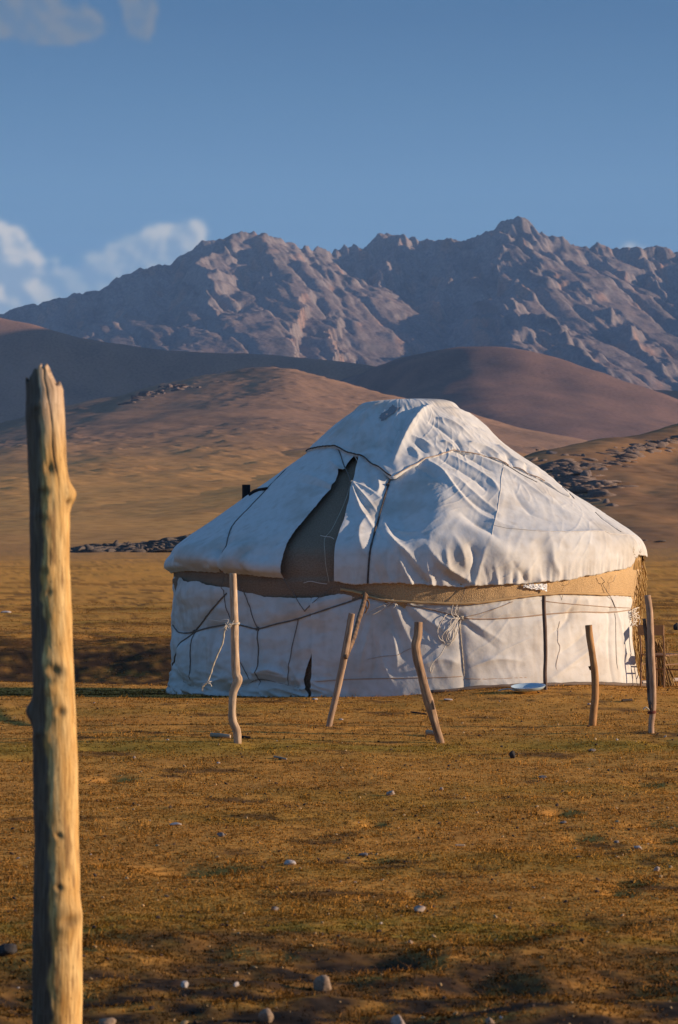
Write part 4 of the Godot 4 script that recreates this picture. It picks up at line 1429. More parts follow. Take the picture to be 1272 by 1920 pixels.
func door_side(y: Node3D) -> void:
	# reed mat that stands at the door end of the wall
	var r := RandomNumberGenerator.new()
	r.seed = 12
	var cols := columns_list(69.5, 101.0, 0.7)
	var nu := cols.size()
	var nv := 40
	var P := PackedVector3Array()
	var K := PackedColorArray()
	for j in nv:
		for i in nu:
			var ph := cols[i]
			var h := lerpf(1.58, -0.08, j / float(nv - 1))
			var b := 3.06 + 0.05 * sm(1.1, 1.5, h) + 0.012 * n_a.get_noise_2d(ph * 60.0, h * 2.0)
			P.append(yp(ph, b, h))
			var k := 0.5 + 0.5 * n_a.get_noise_2d(ph * 50.0, h * 1.5)
			K.append(Color(0.20, 0.115, 0.04).lerp(Color(0.36, 0.22, 0.085), k))
	part("reed_mat", sheet(P, nu, nv, K), M.straw, y, "brown reed mat at the door end of the wall")
	var strands := []
	for k in 150:
		var ph := deg_to_rad(r.randf_range(70.5, 97.0))
		var h := r.randf_range(0.25, 1.58)
		var len := r.randf_range(0.15, 0.45)
		var b := 3.09 + 0.05 * sm(1.1, 1.5, h)
		var a0 := yp(ph, b, h)
		var a1 := yp(ph + r.randf_range(-0.03, 0.04), b + r.randf_range(0.0, 0.05), h - len * 0.5)
		var a2 := yp(ph + r.randf_range(-0.05, 0.06), b + r.randf_range(-0.01, 0.07), maxf(h - len, 0.0))
		var sh := r.randf()
		strands.append(tube(PackedVector3Array([a0, a1, a2]), 4, func(_t, _a, _l): return 0.006, func(_t, _a, _l): return Color(0.26, 0.15, 0.05).lerp(Color(0.50, 0.34, 0.14), sh)))
	part("straw", join(strands), M.straw, y, "", true)
	# frayed straws sticking out at the torn eave
	var fray := []
	for k in 26:
		var v := on_yurt(r.randf_range(1184, 1214), r.randf_range(1036, 1052), 0)
		var a0 := yp(v.x, 3.15, v.y)
		var a1 := a0 + Vector3(r.randf_range(-0.05, 0.07), r.randf_range(-0.02, 0.1), r.randf_range(0.0, 0.06))
		fray.append(tube(PackedVector3Array([a0, a1]), 4, func(t, _a, _l): return 0.004 * (1.0 - 0.7 * t), func(_t, _a, _l): return Color(0.42, 0.30, 0.13)))
	part("frayed_straw", join(fray), M.straw, y, "", true)
	# thin pale sheet hanging at the very edge of the eave
	var Q := PackedVector3Array()
	for j in 18:
		for i in 6:
			var ph := deg_to_rad(88.0 + i * 3.0)
			Q.append(yp(ph, 3.15 + 0.02 * sin(j * 0.9 + i), lerpf(1.62, 1.16, j / 17.0) + 0.02 * n_c.get_noise_2d(i * 0.8, 2.0)))
	part("edge_cloth", sheet(Q, 6, 18), mat(lin(0.55, 0.42, 0.34), 0.9), y, "faded strip of cloth at the right edge of the eave")

func stove_pipe(y: Node3D) -> void:
	var v := on_yurt(474, 938, 0)
	var foot := yp(deg_to_rad(-101.0), 2.02, 2.40)
	var top := spot(462, 909, -foot.z)
	foot.x = top.x
	foot.y = top.y - 0.36
	var o := part("stove_pipe", tube(PackedVector3Array([foot, foot.lerp(top, 0.5), top, top + Vector3(0, 0.002, 0)]), 20, func(t, _a, _l): return 0.056 if t < 0.9 else 0.052), M.iron, y, "black stove pipe poking out of the left roof")
	o.set_meta("label", "black stove pipe poking out of the left roof")
	var L := []
	for q in [[470, 930], [482, 922], [504, 915]]:
		var w := on_yurt(q[0], q[1] + 3, 0)
		L.append(surf(0, w.x, s_of_h(w.y), 0.03))
	part("pipe_flap", tube(run(L, 5), 8, func(t, a, _l): return (0.02 + 0.008 * cos(a * 2.0)) * (0.5 + 0.5 * sin(PI * clampf(t, 0.05, 0.95)))), M.iron, y, "dark flap beside the stove pipe")
	v = Vector2.ZERO

# ------------------------------------------------------------------ posts
func post(label: String, line: Array, base_y: float, seedn: int, dark: Color, light: Color, lean := 0.0, group := "rough wooden posts in front of the yurt", called := "wooden_post") -> Node3D:
	# line: measured [x, y, half width] from the top down
	var g := on_ground(line[-1][0], base_y)
	var d := -g.z
	var L := []
	var R := []
	for q in line:
		var p := spot(q[0], q[1], d)
		p.z -= lean * (p.y - g.y)
		L.append(p)
		R.append(q[2] * d / F)
	L.append(Vector3(L[-1].x, g.y - 0.12, L[-1].z))
	R.append(R[-1] * 1.05)
	var path := run(L, 12)
	var n := path.size()
	var o := thing(called, label, "post", g, group)
	var nz := n_a
	var radius := func(t: float, a: float, l: float) -> float:
		var q := t * (R.size() - 1)
		var k := mini(int(q), R.size() - 2)
		var b := lerpf(R[k], R[k + 1], q - k)
		return b * (1.0 + 0.10 * nz.get_noise_3d(cos(a) * 1.2 + seedn, l * 3.5, sin(a) * 1.2) + 0.05 * nz.get_noise_3d(cos(a) * 4.0 + seedn, l * 2.0, sin(a) * 4.0))
	var colour := func(_t: float, a: float, l: float) -> Color:
		var v := 0.5 + 0.9 * nz.get_noise_3d(cos(a) * 1.5 + seedn * 3.0, l * 2.2, sin(a) * 1.5)
		return dark.lerp(light, clampf(v, 0.0, 1.0))
	part("shaft", tube(path, 22, radius, colour, 1.4), M.wood, o)
	if n < 0: return null
	return o

func big_post() -> void:
	var d := 9.6
	var rows := [[690, 50, 108], [712, 48, 112], [730, 49, 119], [780, 48, 121], [850, 52, 124], [895, 54, 128], [940, 56, 131], [1000, 56, 131], [1060, 57, 131], [1150, 59, 135], [1250, 62, 138], [1330, 62, 142], [1400, 63, 146], [1500, 64, 148], [1600, 66, 149], [1700, 64, 152], [1750, 62, 155], [1850, 62, 156], [1920, 62, 155], [2010, 61, 157]]
	# knots: measured place, size, height of the bump, depth of the eye
	var knots := [[74, 770, 10.0, 4.0, 3.0], [86, 922, 10.0, 1.0, 4.0], [136, 926, 14.0, 10.0, 0.0], [128, 942, 9.0, 0.0, 4.0], [84, 972, 11.0, 4.0, 3.0], [97, 880, 15.0, 0.0, 4.0], [88, 1070, 11.0, 3.0, 4.0], [96, 1110, 9.0, 2.0, 2.0], [107, 1256, 18.0, 9.0, 9.0], [97, 1288, 9.0, 5.0, 0.0], [118, 1332, 13.0, 5.0, 6.0], [58, 1334, 13.0, 10.0, 0.0], [78, 1380, 11.0, 4.0, 3.0], [116, 1562, 9.0, 2.0, 4.0], [116, 1658, 10.0, 3.0, 4.0], [134, 1720, 18.0, 9.0, 8.0]]
	var sides := 120
	var nu := sides + 1
	var nv := 520
	var P := PackedVector3Array()
	var K := PackedColorArray()
	var UV := PackedVector2Array()
	var g := Vector3((110.0 - CX) * d / F, ground_h((110.0 - CX) * d / F, d), -d)
	for j in nv + 14:
		var t := minf(float(j) / (nv - 1), 1.0)
		for i in nu:
			var a := TAU * (i % sides) / sides
			# the broken top: highest left of the middle
			var ca := -cos(a)
			var topy := 683.0 + 30.0 * sm(0.0, 1.0, -ca) + 40.0 * sm(0.05, 1.0, ca) + 8.0 * n_c.get_noise_2d(a * 2.5, 4.0) + 6.0 * sm(0.4, 1.0, sin(a))
			var y := lerpf(topy, 2010.0, pow(1.0 - t, 1.0))
			if j >= nv:
				y = topy + 1.5 * (j - nv)
			var k := 0
			while k < rows.size() - 2 and y > rows[k + 1][0]:
				k += 1
			var f := clampf((y - rows[k][0]) / float(rows[k + 1][0] - rows[k][0]), 0.0, 1.0)
			var xl := lerpf(rows[k][1], rows[k + 1][1], f)
			var xr := lerpf(rows[k][2], rows[k + 1][2], f)
			var cx := (xl + xr) * 0.5
			var rad := (xr - xl) * 0.5
			var wob := 1.0 + 0.035 * n_a.get_noise_3d(cos(a) * 1.3, y * 0.012, sin(a) * 1.3) + 0.013 * n_a.get_noise_3d(cos(a) * 4.0, y * 0.008, sin(a) * 4.0)
			wob += 0.004 * n_a.get_noise_3d(cos(a) * 16.0, y * 0.012, sin(a) * 16.0) + 0.006 * n_a.get_noise_3d(cos(a) * 5.0, y * 0.06, sin(a) * 5.0)
			var rr := rad * wob
			var px := cx + rr * ca
			var pz := rr * sin(a)
			var eye := 0.0
			var dr := 0.0
			for q in knots:
				var dy: float = (y - q[1]) / q[2]
				if dy < -2.5 or dy > 2.5: continue
				var kx: float = q[0] - cx
				var kk := clampf(kx / rad, -1.0, 1.0)
				var qa := acos(-kk)          # on the viewer's side
				var da := wrapf(a - qa, -PI, PI) * rad / float(q[2]) * (1.0 + 0.25 * sin(q[1])) + 0.25 * dy * sin(q[1] * 1.7)
				var e2 := dy * dy + da * da
				dr += 1.3 * q[3] * exp(-e2 * 0.5) - 1.3 * q[4] * exp(-e2 * 2.4)
				if q[4] > 1.5: eye = maxf(eye, exp(-e2 * 1.2))
			# one long drying crack
			var cra := PI * 0.5 + 0.25 + 0.5 * sm(700.0, 900.0, y) * 0.6 + 0.06 * sin(y * 0.05)
			var cr := exp(-pow((a - cra) * rad / 1.3, 2.0)) * sm(980.0, 880.0, y)
			dr -= 2.2 * cr
			rr += dr
			var cap := 1.0
			if j >= nv:
				cap = 1.0 - (j - nv + 1) / 14.0
			px = cx + rr * ca * cap - (4.0 if j >= nv else 0.0) * (1.0 - cap)
			pz = rr * sin(a) * cap
			var p := spot(px, y, d)
			p.z += pz * d / F
			P.append(p)
			UV.append(Vector2(float(i) / sides * 2.0, y * 0.0022))
			var v := 0.5 + 0.75 * n_a.get_noise_3d(cos(a) * 1.6 + 4.0, y * 0.008, sin(a) * 1.6)
			var c := Color(0.68, 0.39, 0.12).lerp(Color(0.88, 0.61, 0.27), clampf(v, 0.0, 1.0))
			c = c.lerp(Color(0.62, 0.48, 0.38), sm(880.0, 740.0, y) * 0.7)
			var bark := sm(0.22, 0.42, n_a.get_noise_3d(cos(a) * 2.2 + 20.0, y * 0.006, sin(a) * 2.2))
			c = c.lerp(Color(0.30, 0.17, 0.07), bark * 0.7)
			# shade painted dark on the side that faces left, ragged edge
			var left_shade := sm(-0.12, 0.06, -ca - 0.30 + 0.30 * n_a.get_noise_2d(y * 0.006, 7.0) + 0.12 * n_a.get_noise_3d(cos(a) * 2.0, y * 0.03, sin(a) * 2.0))
			c = c.lerp(Color(0.11, 0.092, 0.085), left_shade * 0.9)
			c = c.lerp(Color(0.10, 0.055, 0.025), clampf(eye * 0.62 + cr * 0.6, 0.0, 1.0))
			var sp := sm(0.45, 0.6, n_a.get_noise_3d(cos(a) * 9.0, y * 0.05, sin(a) * 9.0))
			c = c.lerp(Color(0.16, 0.09, 0.045), sp * 0.6)
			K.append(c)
	var o := thing("wooden_post", "tall peeled log post with knots in the left foreground", "post", g)
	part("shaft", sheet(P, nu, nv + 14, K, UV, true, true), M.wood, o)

func posts() -> void:
	big_post()
	var p2 := post("pale crooked post with a rope tied round its middle left of the yurt", [[437, 1075, 6.5], [438, 1110, 7], [440, 1165, 7.5], [441, 1220, 7.5], [443, 1262, 8], [446, 1275, 9], [438, 1298, 7.5], [436, 1330, 7], [437, 1352, 7.5], [444, 1370, 7.5], [446, 1393, 7]], 1393, 1, Color(0.48, 0.34, 0.23), Color(0.8, 0.62, 0.44))
	var d2 := -p2.position.z
	var ring := []
	for k in 22:
		var a := k * 0.72
		ring.append(spot(440, 1168 + (k % 3) * 1.2, d2) + Vector3(cos(a) * 0.042, 0, sin(a) * 0.042))
	part("tied_rope", rope_mesh(run(ring, 3), 0.008), M.pale_rope, p2)
	var tail := []
	for q in [[432, 1170], [426, 1172], [421, 1185], [418, 1205], [408, 1228], [400, 1248], [396, 1262], [390, 1276], [381, 1287]]:
		tail.append(spot(q[0], q[1], d2 - 0.06))
	var tail_part := part("rope_tail", rope_mesh(run(tail, 6), 0.008), M.pale_rope, p2, "frayed rope end hanging from the post")
	var r := RandomNumberGenerator.new()
	r.seed = 3
	for k in 12:
		var tuft_top := k < 7
		var c := spot(425, 1171, d2 - 0.06) if tuft_top else spot(386, 1281, d2 - 0.06)
		part("frayed_strand", rope_mesh(run([c, c + Vector3(r.randfn() * 0.03, r.randfn() * 0.03, r.randfn() * 0.02), c + Vector3(r.randfn() * 0.05, r.randf_range(-0.09, 0.05), r.randfn() * 0.03)], 3), 0.0035, false), M.twine, tail_part)
	post("thin straight post leaning right before the middle of the yurt", [[660, 1150, 6], [655, 1180, 6.5], [647, 1225, 6.5], [637, 1275, 6.5], [628, 1315, 6], [617, 1362, 5.5]], 1362, 2, Color(0.32, 0.22, 0.15), Color(0.64, 0.46, 0.32))
	var p4 := post("thick crooked post leaning left with a knot near its foot", [[785, 1166, 7.5], [784, 1190, 8], [780, 1210, 8.5], [783, 1235, 8.5], [790, 1262, 8], [797, 1292, 8.5], [803, 1312, 9.5], [811, 1340, 8], [818, 1365, 7.5], [826, 1393, 7.5]], 1393, 3, Color(0.24, 0.15, 0.10), Color(0.66, 0.45, 0.28))
	part("side_shoot", tube(run([spot(802, 1306, -p4.position.z + 0.02), spot(811, 1316, -p4.position.z - 0.03), spot(815, 1330, -p4.position.z - 0.04)], 5), 8, func(t, _a, _l): return 0.02 * (1.0 - 0.7 * t), func(_t, _a, _l): return Color(0.3, 0.21, 0.15)), M.wood, p4)
	post("thin dark post standing against the sunlit yurt wall", [[1020, 1116, 3.6], [1020, 1140, 3.6], [1022, 1180, 3.8], [1023, 1230, 3.6], [1022, 1260, 3.5], [1023, 1293, 3.8]], 1293, 4, Color(0.13, 0.09, 0.075), Color(0.24, 0.17, 0.135))
	var p6 := post("stout tan post with a clean cut top before the yurt's right wall", [[1104, 1172, 6.5], [1106, 1195, 6.5], [1112, 1235, 6.5], [1115, 1262, 7], [1116, 1300, 7], [1113, 1335, 6.8], [1111, 1360, 7.2]], 1360, 5, Color(0.40, 0.22, 0.10), Color(0.66, 0.38, 0.17))
	part("twig_stub", tube(PackedVector3Array([spot(1108, 1256, -p6.position.z), spot(1105, 1249, -p6.position.z)]), 6, func(_t, _a, _l): return 0.012, func(_t, _a, _l): return Color(0.2, 0.12, 0.07)), M.wood, p6)
	var p7 := post("double post of two lashed sticks at the right by the chair", [[1214, 1116, 6], [1218, 1145, 6], [1220, 1190, 6.5], [1222, 1240, 6.5], [1224, 1290, 6.2], [1224, 1330, 6], [1221, 1355, 5.6], [1221, 1374, 5.6]], 1374, 6, Color(0.42, 0.27, 0.18), Color(0.74, 0.52, 0.36))
	var d7 := -p7.position.z
	part("second_stick", tube(run([spot(1208, 1160, d7 + 0.05), spot(1213, 1200, d7 + 0.05), spot(1215, 1260, d7 + 0.04), spot(1217, 1300, d7 + 0.02), spot(1220, 1330, d7 - 0.03)], 8), 12, func(_t, a, l): return 0.02 * (1.0 + 0.2 * n_c.get_noise_2d(l * 6.0, a)), func(_t, _a, l): return Color(0.12, 0.085, 0.07).lerp(Color(0.26, 0.19, 0.14), clampf(0.5 + n_c.get_noise_2d(l * 5.0, 1.0), 0.0, 1.0))), M.wood, p7)
	var strap := []
	for k in 14:
		var a := k * 0.9
		strap.append(spot(1222, 1333 + 0.4 * k, d7) + Vector3(cos(a) * 0.036, 0, sin(a) * 0.036))
	part("strap", rope_mesh(run(strap, 3), 0.008, false), mat(lin(0.16, 0.05, 0.035), 0.8), p7, "dark red strap round the two sticks")
	part("strap_end", rope_mesh(run([spot(1217, 1331, d7 - 0.04), spot(1211, 1326, d7 - 0.05), spot(1206, 1330, d7 - 0.05)], 4), 0.008, false), M.pale_rope, p7)
	# crooked branch with its bark on, leaning on the yurt behind the thin straight post
	var g := spot(649, 1232, 25.95)
	var b := thing("leaning_branch", "dark crooked branch tied between the yurt's eave and the leaning post", "branch", g)
	var L := []
	for q in [[685, 1116, 30.9], [681, 1135, 30.3], [674, 1158, 29.3], [668, 1180, 28.3], [662, 1200, 27.3], [655, 1216, 26.5], [649, 1232, 25.95]]:
		L.append(spot(q[0], q[1], q[2]))
	part("stem", tube(run(L, 8), 12, func(t, a, l): return (0.030 - 0.006 * t) * (1.0 + 0.3 * n_a.get_noise_2d(l * 5.0, a)), func(_t, _a, l): return Color(0.13, 0.08, 0.05).lerp(Color(0.34, 0.22, 0.13), clampf(0.5 + n_a.get_noise_2d(l * 5.0, 2.0), 0.0, 1.0))), M.wood, b)
	for a in [[684, 1120, 692, 1130, 690, 1142], [684, 1122, 690, 1118, 684, 1110], [682, 1128, 688, 1142, 684, 1150], [686, 1112, 678, 1116, 684, 1124]]:
		var q := []
		for i in range(0, a.size(), 2):
			q.append(spot(a[i], a[i + 1], 30.92))
		part("twig", tube(run(q, 4), 8, func(t, _a, _l): return 0.013 * (1.0 - 0.5 * t), func(_t, _a, _l): return Color(0.24, 0.14, 0.075)), M.wood, b)

# ------------------------------------------------------------------ small things
func chair() -> void:
	var d := 32.7
	var g := Vector3(4.02, 0.0, -32.75)
	g.y = ground_h(g.x, -g.z)
	var o := thing("folding_chair", "small worn wooden folding chair at the yurt's door", "chair", g)
	# the chair faces away to the right: back on the left
	var fw := Vector3(0.6, 0, -0.8).normalized()
	var sd := Vector3(0.8, 0, 0.6).normalized()
	var pt := func(f: float, s: float, h: float) -> Vector3: return g + fw * f + sd * s + Vector3(0, h * 1.08, 0)
	var bar := func(list: Array, r: float) -> ArrayMesh: return tube(run(list, 5), 10, func(_t, _a, _l): return r)
	for s in [-0.17, 0.17]:
		part("rear_leg", bar.call([pt.call(-0.03, s, -0.02), pt.call(-0.02, s, 0.38), pt.call(-0.06, s, 0.73)], 0.014), M.chair, o)
		part("front_leg", bar.call([pt.call(0.38, s, -0.02), pt.call(0.36, s, 0.36)], 0.013), M.chair, o)
	part("stretcher", bar.call([pt.call(-0.02, 0.17, 0.27), pt.call(0.36, 0.17, 0.27)], 0.010), M.chair, o)
	part("stretcher", bar.call([pt.call(-0.02, -0.17, 0.27), pt.call(0.36, -0.17, 0.27)], 0.010), M.chair, o)
	part("stretcher", bar.call([pt.call(0.37, -0.17, 0.2), pt.call(0.37, 0.17, 0.2)], 0.010), M.chair, o)
	var turn := Basis(fw, Vector3.UP, sd)
	var slab := func(size: Vector3, at: Vector3) -> ArrayMesh:
		var st := SurfaceTool.new()
		st.begin(Mesh.PRIMITIVE_TRIANGLES)
		var c := BoxMesh.new()
		c.size = size
		st.append_from(c, 0, Transform3D(turn, at))
		return st.commit()
	var seat := part("seat", slab.call(Vector3(0.40, 0.02, 0.03), pt.call(0.19, 0, 0.365)), M.chair, o)
	for k in 4:
		part("seat_slat", slab.call(Vector3(0.095, 0.016, 0.38), pt.call(0.03 + 0.105 * k, 0, 0.385)), M.chair, seat)
	part("backrest", slab.call(Vector3(0.02, 0.13, 0.38), pt.call(-0.065, 0, 0.68)), M.chair, o)
	if d < 0: return

func stone(x: float, y: float, w: float, h: float, matname: String, label: String, seedn: int, called := "stone", cat := "stone", sink := 0.3) -> void:
	var g := on_ground(x, y)
	var s := -g.z / F
	var o := MeshInstance3D.new()
	o.name = numbered(called)
	o.mesh = lump(seedn, Vector3(w * 0.56 * s, h * 0.62 * s, w * 0.5 * s), 13, 2)
	o.material_override = M[matname]
	o.position = g + Vector3(0, h * s * (0.5 - sink * 0.5), 0)
	o.rotation.y = seedn * 1.7
	add_child(o, true)
	tag(o, label, cat, "loose stones and litter on the grass")

func small_things() -> void:
	chair()
	# leaning bundle of straw behind the chair
	var g := Vector3(4.24, 0.0, -33.4)
	g.y = ground_h(g.x, -g.z)
	var r := RandomNumberGenerator.new()
	r.seed = 15
	var b := thing("straw_bundle", "bundle of brown straw leaning by the door behind the chair", "straw", g)
	var strands := []
	for k in 120:
		var a0 := g + Vector3(r.randfn() * 0.06, 0.0, r.randfn() * 0.06)
		var a1 := g + Vector3(-0.09 + r.randfn() * 0.045, r.randf_range(0.35, 0.62), r.randfn() * 0.05)
		var sh := r.randf()
		strands.append(tube(PackedVector3Array([a0, a0.lerp(a1, 0.5) + Vector3(r.randfn() * 0.012, 0, 0), a1]), 4, func(_t, _a, _l): return 0.007, func(_t, _a, _l): return Color(0.22, 0.13, 0.05).lerp(Color(0.42, 0.28, 0.12), sh)))
	part("straw", join(strands), M.straw, b, "", true)
	# pale stick lying by the chair
	var g2 := on_ground(1245, 1281)
	var s := thing("pale_stick", "pale weathered stick lying on the ground under the chair", "stick", g2)
	part("stem", tube(run([on_ground(1196, 1285) + Vector3(0, 0.03, 0), on_ground(1232, 1282) + Vector3(0, 0.035, 0), on_ground(1262, 1280) + Vector3(0, 0.04, 0), on_ground(1300, 1278) + Vector3(0, 0.03, 0)], 6), 10, func(_t, a, l): return 0.026 * (1.0 + 0.35 * n_a.get_noise_2d(l * 5.0, a)), func(_t, _a, _l): return Color(0.55, 0.5, 0.46)), M.wood, s)
	# enamel dish
	var gd := on_ground(991, 1298)
	var dish := thing("enamel_dish", "shallow pale blue dish lying at the foot of the yurt wall", "dish", gd)
	var P := PackedVector3Array()
	var prof := [[0.001, 0.012], [0.15, 0.014], [0.19, 0.03], [0.222, 0.062], [0.232, 0.064], [0.232, 0.058], [0.21, 0.028], [0.17, 0.004], [0.001, 0.002]]
	var tip := Basis(Vector3(0, 0, 1), 0.05) * Basis(Vector3(1, 0, 0), 0.10)
	for q in prof:
		for i in 49:
			var a := TAU * (i % 48) / 48
			P.append(gd + tip * Vector3(cos(a) * q[0] * 0.88, q[1] * 0.8 + 0.03, sin(a) * q[0] * 0.88))
	part("bowl", sheet(P, 49, prof.size(), PackedColorArray(), PackedVector2Array(), true, true), M.enamel, dish)
	# cord by the dish
	var gc := on_ground(945, 1298)
	var cord := thing("cord", "short white cord lying beside the blue dish", "cord", gc)
	part("strand", rope_mesh(run([on_ground(935, 1298) + Vector3(0, 0.02, 0), on_ground(946, 1297) + Vector3(0, 0.03, 0), on_ground(957, 1296) + Vector3(0, 0.025, 0), on_ground(966, 1298) + Vector3(0, 0.02, 0)], 5), 0.008, false), M.twine, cord)
	# boards and blocks near the posts
	for q in [[396, 1383, 432, 1386, 4.0, "pale", "flat pale plank lying at the foot of the roped post", "plank"], [800, 1379, 818, 1381, 4.5, "pale", "short pale wooden block beside the thick crooked post", "block"], [770, 1337, 800, 1341, 1.6, "dark", "thin dark twig lying left of the thick crooked post", "twig"], [514, 1421, 538, 1425, 2.0, "pale", "bent white strip lying on the turf below the yurt", "strip"], [854, 1587, 872, 1587, 2.0, "pale", "thin pale stick end lying in the middle of the grass", "stick"], [1166, 1325, 1186, 1323, 2.2, "dark", "small dark scrap on the grass near the double post", "scrap"], [446, 1384, 470, 1386, 2.4, "dark", "dark twig on the ground right of the roped post", "twig"]]:
		var a := on_ground(q[0], q[1])
		var c := on_ground(q[2], q[3])
		var rad: float = q[4] * -a.z / F
		var o := MeshInstance3D.new()
		o.name = numbered("wooden_" + q[7] if q[7] in ["plank", "block"] else "dry_" + q[7])
		var col := Color(0.56, 0.45, 0.33) if q[5] == "pale" else Color(0.06, 0.05, 0.045)
		var up := Vector3(0, rad * 1.3, 0)
		o.mesh = tube(run([up, (c - a) * 0.5 + up * 1.15, c - a + up], 4), 8, func(t, ang, _l): return rad * (0.9 + 0.25 * cos(ang * 2.0)) * (1.0 - 0.2 * t), func(_t, _a, _l): return col)
		o.material_override = M.wood
		o.position = a
		add_child(o, true)
		tag(o, q[6], q[7])
	# ball-like dark stone with a long shadow
	stone(960, 1421, 14, 13, "stone_dark", "round black stone on the turf right of the yurt's middle", 31, "round_stone", "stone", 0.1)
	var list := [
		[733, 1491, 17, 10, "stone_pale", "squarish pale stone below the thick crooked post"],
		[828, 1481, 10, 6, "stone_pale", "tiny pale stone right of the squarish one"],
		[543, 1621, 24, 10, "stone_white", "white crumpled scrap right of the long dark hollow"],
		[785, 1708, 27, 12, "stone_pale", "rounded pale stone in the grass below the picture's middle"],
		[608, 1856, 40, 30, "stone_tan", "large angular tan stone at the bottom middle"],
		[502, 1914, 34, 26, "stone_tan", "tan stone at the bottom edge left of the large one"],
		[347, 1850, 14, 15, "stone_white", "small upright white stone in the dark soil near the tall post"],
		[200, 1922, 40, 18, "stone_tan", "reddish stone at the bottom edge beside the tall post"],
		[14, 1790, 38, 28, "stone_dark", "dark rounded rock at the left edge behind the tall post"],
		[1196, 1592, 18, 9, "stone_white", "white stone near the right edge of the grass"],
		[1231, 1633, 12, 10, "stone_pale", "pale stone below the white one near the right edge"],
		[1110, 1409, 15, 7, "stone_grey", "low grey stone right of the round black stone"],
		[682, 1603, 18, 7, "stone_grey", "flat grey stone in the centre of the grass"],
		[748, 1918, 32, 24, "stone_pale", "pale pinkish stone cut off by the bottom edge"],
		[918, 1921, 20, 16, "stone_tan", "small tan stone at the bottom edge right of the pinkish one"],
		[414, 1568, 14, 9, "stone_grey", "small grey stone above the long dark hollow"],
		[516, 1706, 14, 8, "stone_grey", "small grey stone in the grass right of the tall post"],
		[1018, 1459, 18, 6, "stone_grey", "flat pale grey stone under the right wall"],
		[770, 1768, 10, 7, "stone_tan", "little tan stone above the dark soil"],
		[1156, 1580, 10, 6, "stone_grey", "little grey stone left of the white one at the right"],
		[1056, 1543, 16, 5, "stone_grey", "flat stone below the small dark hollow at the right"],
		[330, 1547, 22, 6, "stone_white", "white litter scraps above the long dark hollow"],
		[315, 1388, 6, 4, "stone_white", "tiny white stone on the greener strip at the left"],
		[252, 1422, 6, 5, "stone_pale", "tiny pale stone right of the tall post's middle"],
		[410, 1431, 7, 3, "stone_white", "tiny white chip left of the bent strip"],
		[1105, 1322, 8, 4, "stone_white", "small white chip beside the stout tan post"],
		[640, 1346, 9, 3, "stone_white", "small white chip left of the thick crooked post"],
		[840, 1313, 20, 4, "stone_white", "scatter of white chips at the foot of the lit wall"],
		[590, 1312, 12, 4, "stone_white", "white chip on the ground under the slit in the wall"],
		[12, 1150, 20, 5, "stone_white", "long white bone like object far out on the left plain"],
		[1268, 1182, 10, 16, "stone_dark", "dark lump on the plain at the right edge"],
		[4, 1222, 9, 4, "stone_white", "small white stone on the plain at the left edge"]]
	var k := 40
	specks()
	for q in list:
		var litter: bool = "scrap" in q[5] or "litter" in q[5]
		stone(q[0], q[1], q[2], q[3], q[4], q[5], k, "litter_scrap" if litter else "stone", "litter" if litter else "stone")
		k += 1

func specks() -> void:
	# crumbs of dung, straw and chips of stone too small to count
	var nu := GN + 1 + 2 * GS
	var r := RandomNumberGenerator.new()
	r.seed = 321
	var rows := 0
	while g_rows[rows] < 45.0:
		rows += 1
	var first := 0
	while g_rows[first] < 8.5:
		first += 1
	var n := 4500
	var buf := PackedFloat32Array()
	buf.resize(n * 16)
	for k in n:
		var fj := r.randf_range(first, rows)
		var fi := r.randf_range(GS, GS + GN)
		var j := int(fj)
		var i := int(fi)
		var a := g_pts[j * nu + i]
		var p := a + (g_pts[j * nu + i + 1] - a) * (fi - i) + (g_pts[(j + 1) * nu + i] - a) * (fj - j)
		var s := 0.003 + 0.008 * pow(r.randf(), 4.0) + 0.00012 * -p.z
		var b := Basis.from_euler(Vector3(r.randf() * 0.6, r.randf() * TAU, r.randf() * 0.6)) * Basis.from_scale(Vector3(s * r.randf_range(0.8, 2.0), s * 0.7, s))
		var o := k * 16
		buf[o] = b.x.x; buf[o + 1] = b.y.x; buf[o + 2] = b.z.x; buf[o + 3] = p.x
		buf[o + 4] = b.x.y; buf[o + 5] = b.y.y; buf[o + 6] = b.z.y; buf[o + 7] = p.y + s * 0.5
		buf[o + 8] = b.x.z; buf[o + 9] = b.y.z; buf[o + 10] = b.z.z; buf[o + 11] = p.z
		var t := r.randf()
		var c := Color(0.06, 0.04, 0.03) if t < 0.7 else (Color(0.42, 0.28, 0.14) if t < 0.985 else Color(0.42, 0.36, 0.31))
		buf[o + 12] = c.r; buf[o + 13] = c.g; buf[o + 14] = c.b; buf[o + 15] = 1.0
	var mm := MultiMesh.new()
	mm.transform_format = MultiMesh.TRANSFORM_3D
	mm.use_colors = true
	mm.mesh = lump(901, Vector3.ONE, 9, 1)
	mm.instance_count = n
	mm.buffer = buf
	var o2 := MultiMeshInstance3D.new()
	o2.name = "dung_crumbs"
	o2.multimesh = mm
	o2.material_override = M.straw
	add_child(o2, true)
	o2.set_meta("kind", "stuff")
	o2.set_meta("label", "crumbs of dry dung, straw and stone chips over the turf")
	o2.set_meta("category", "debris")

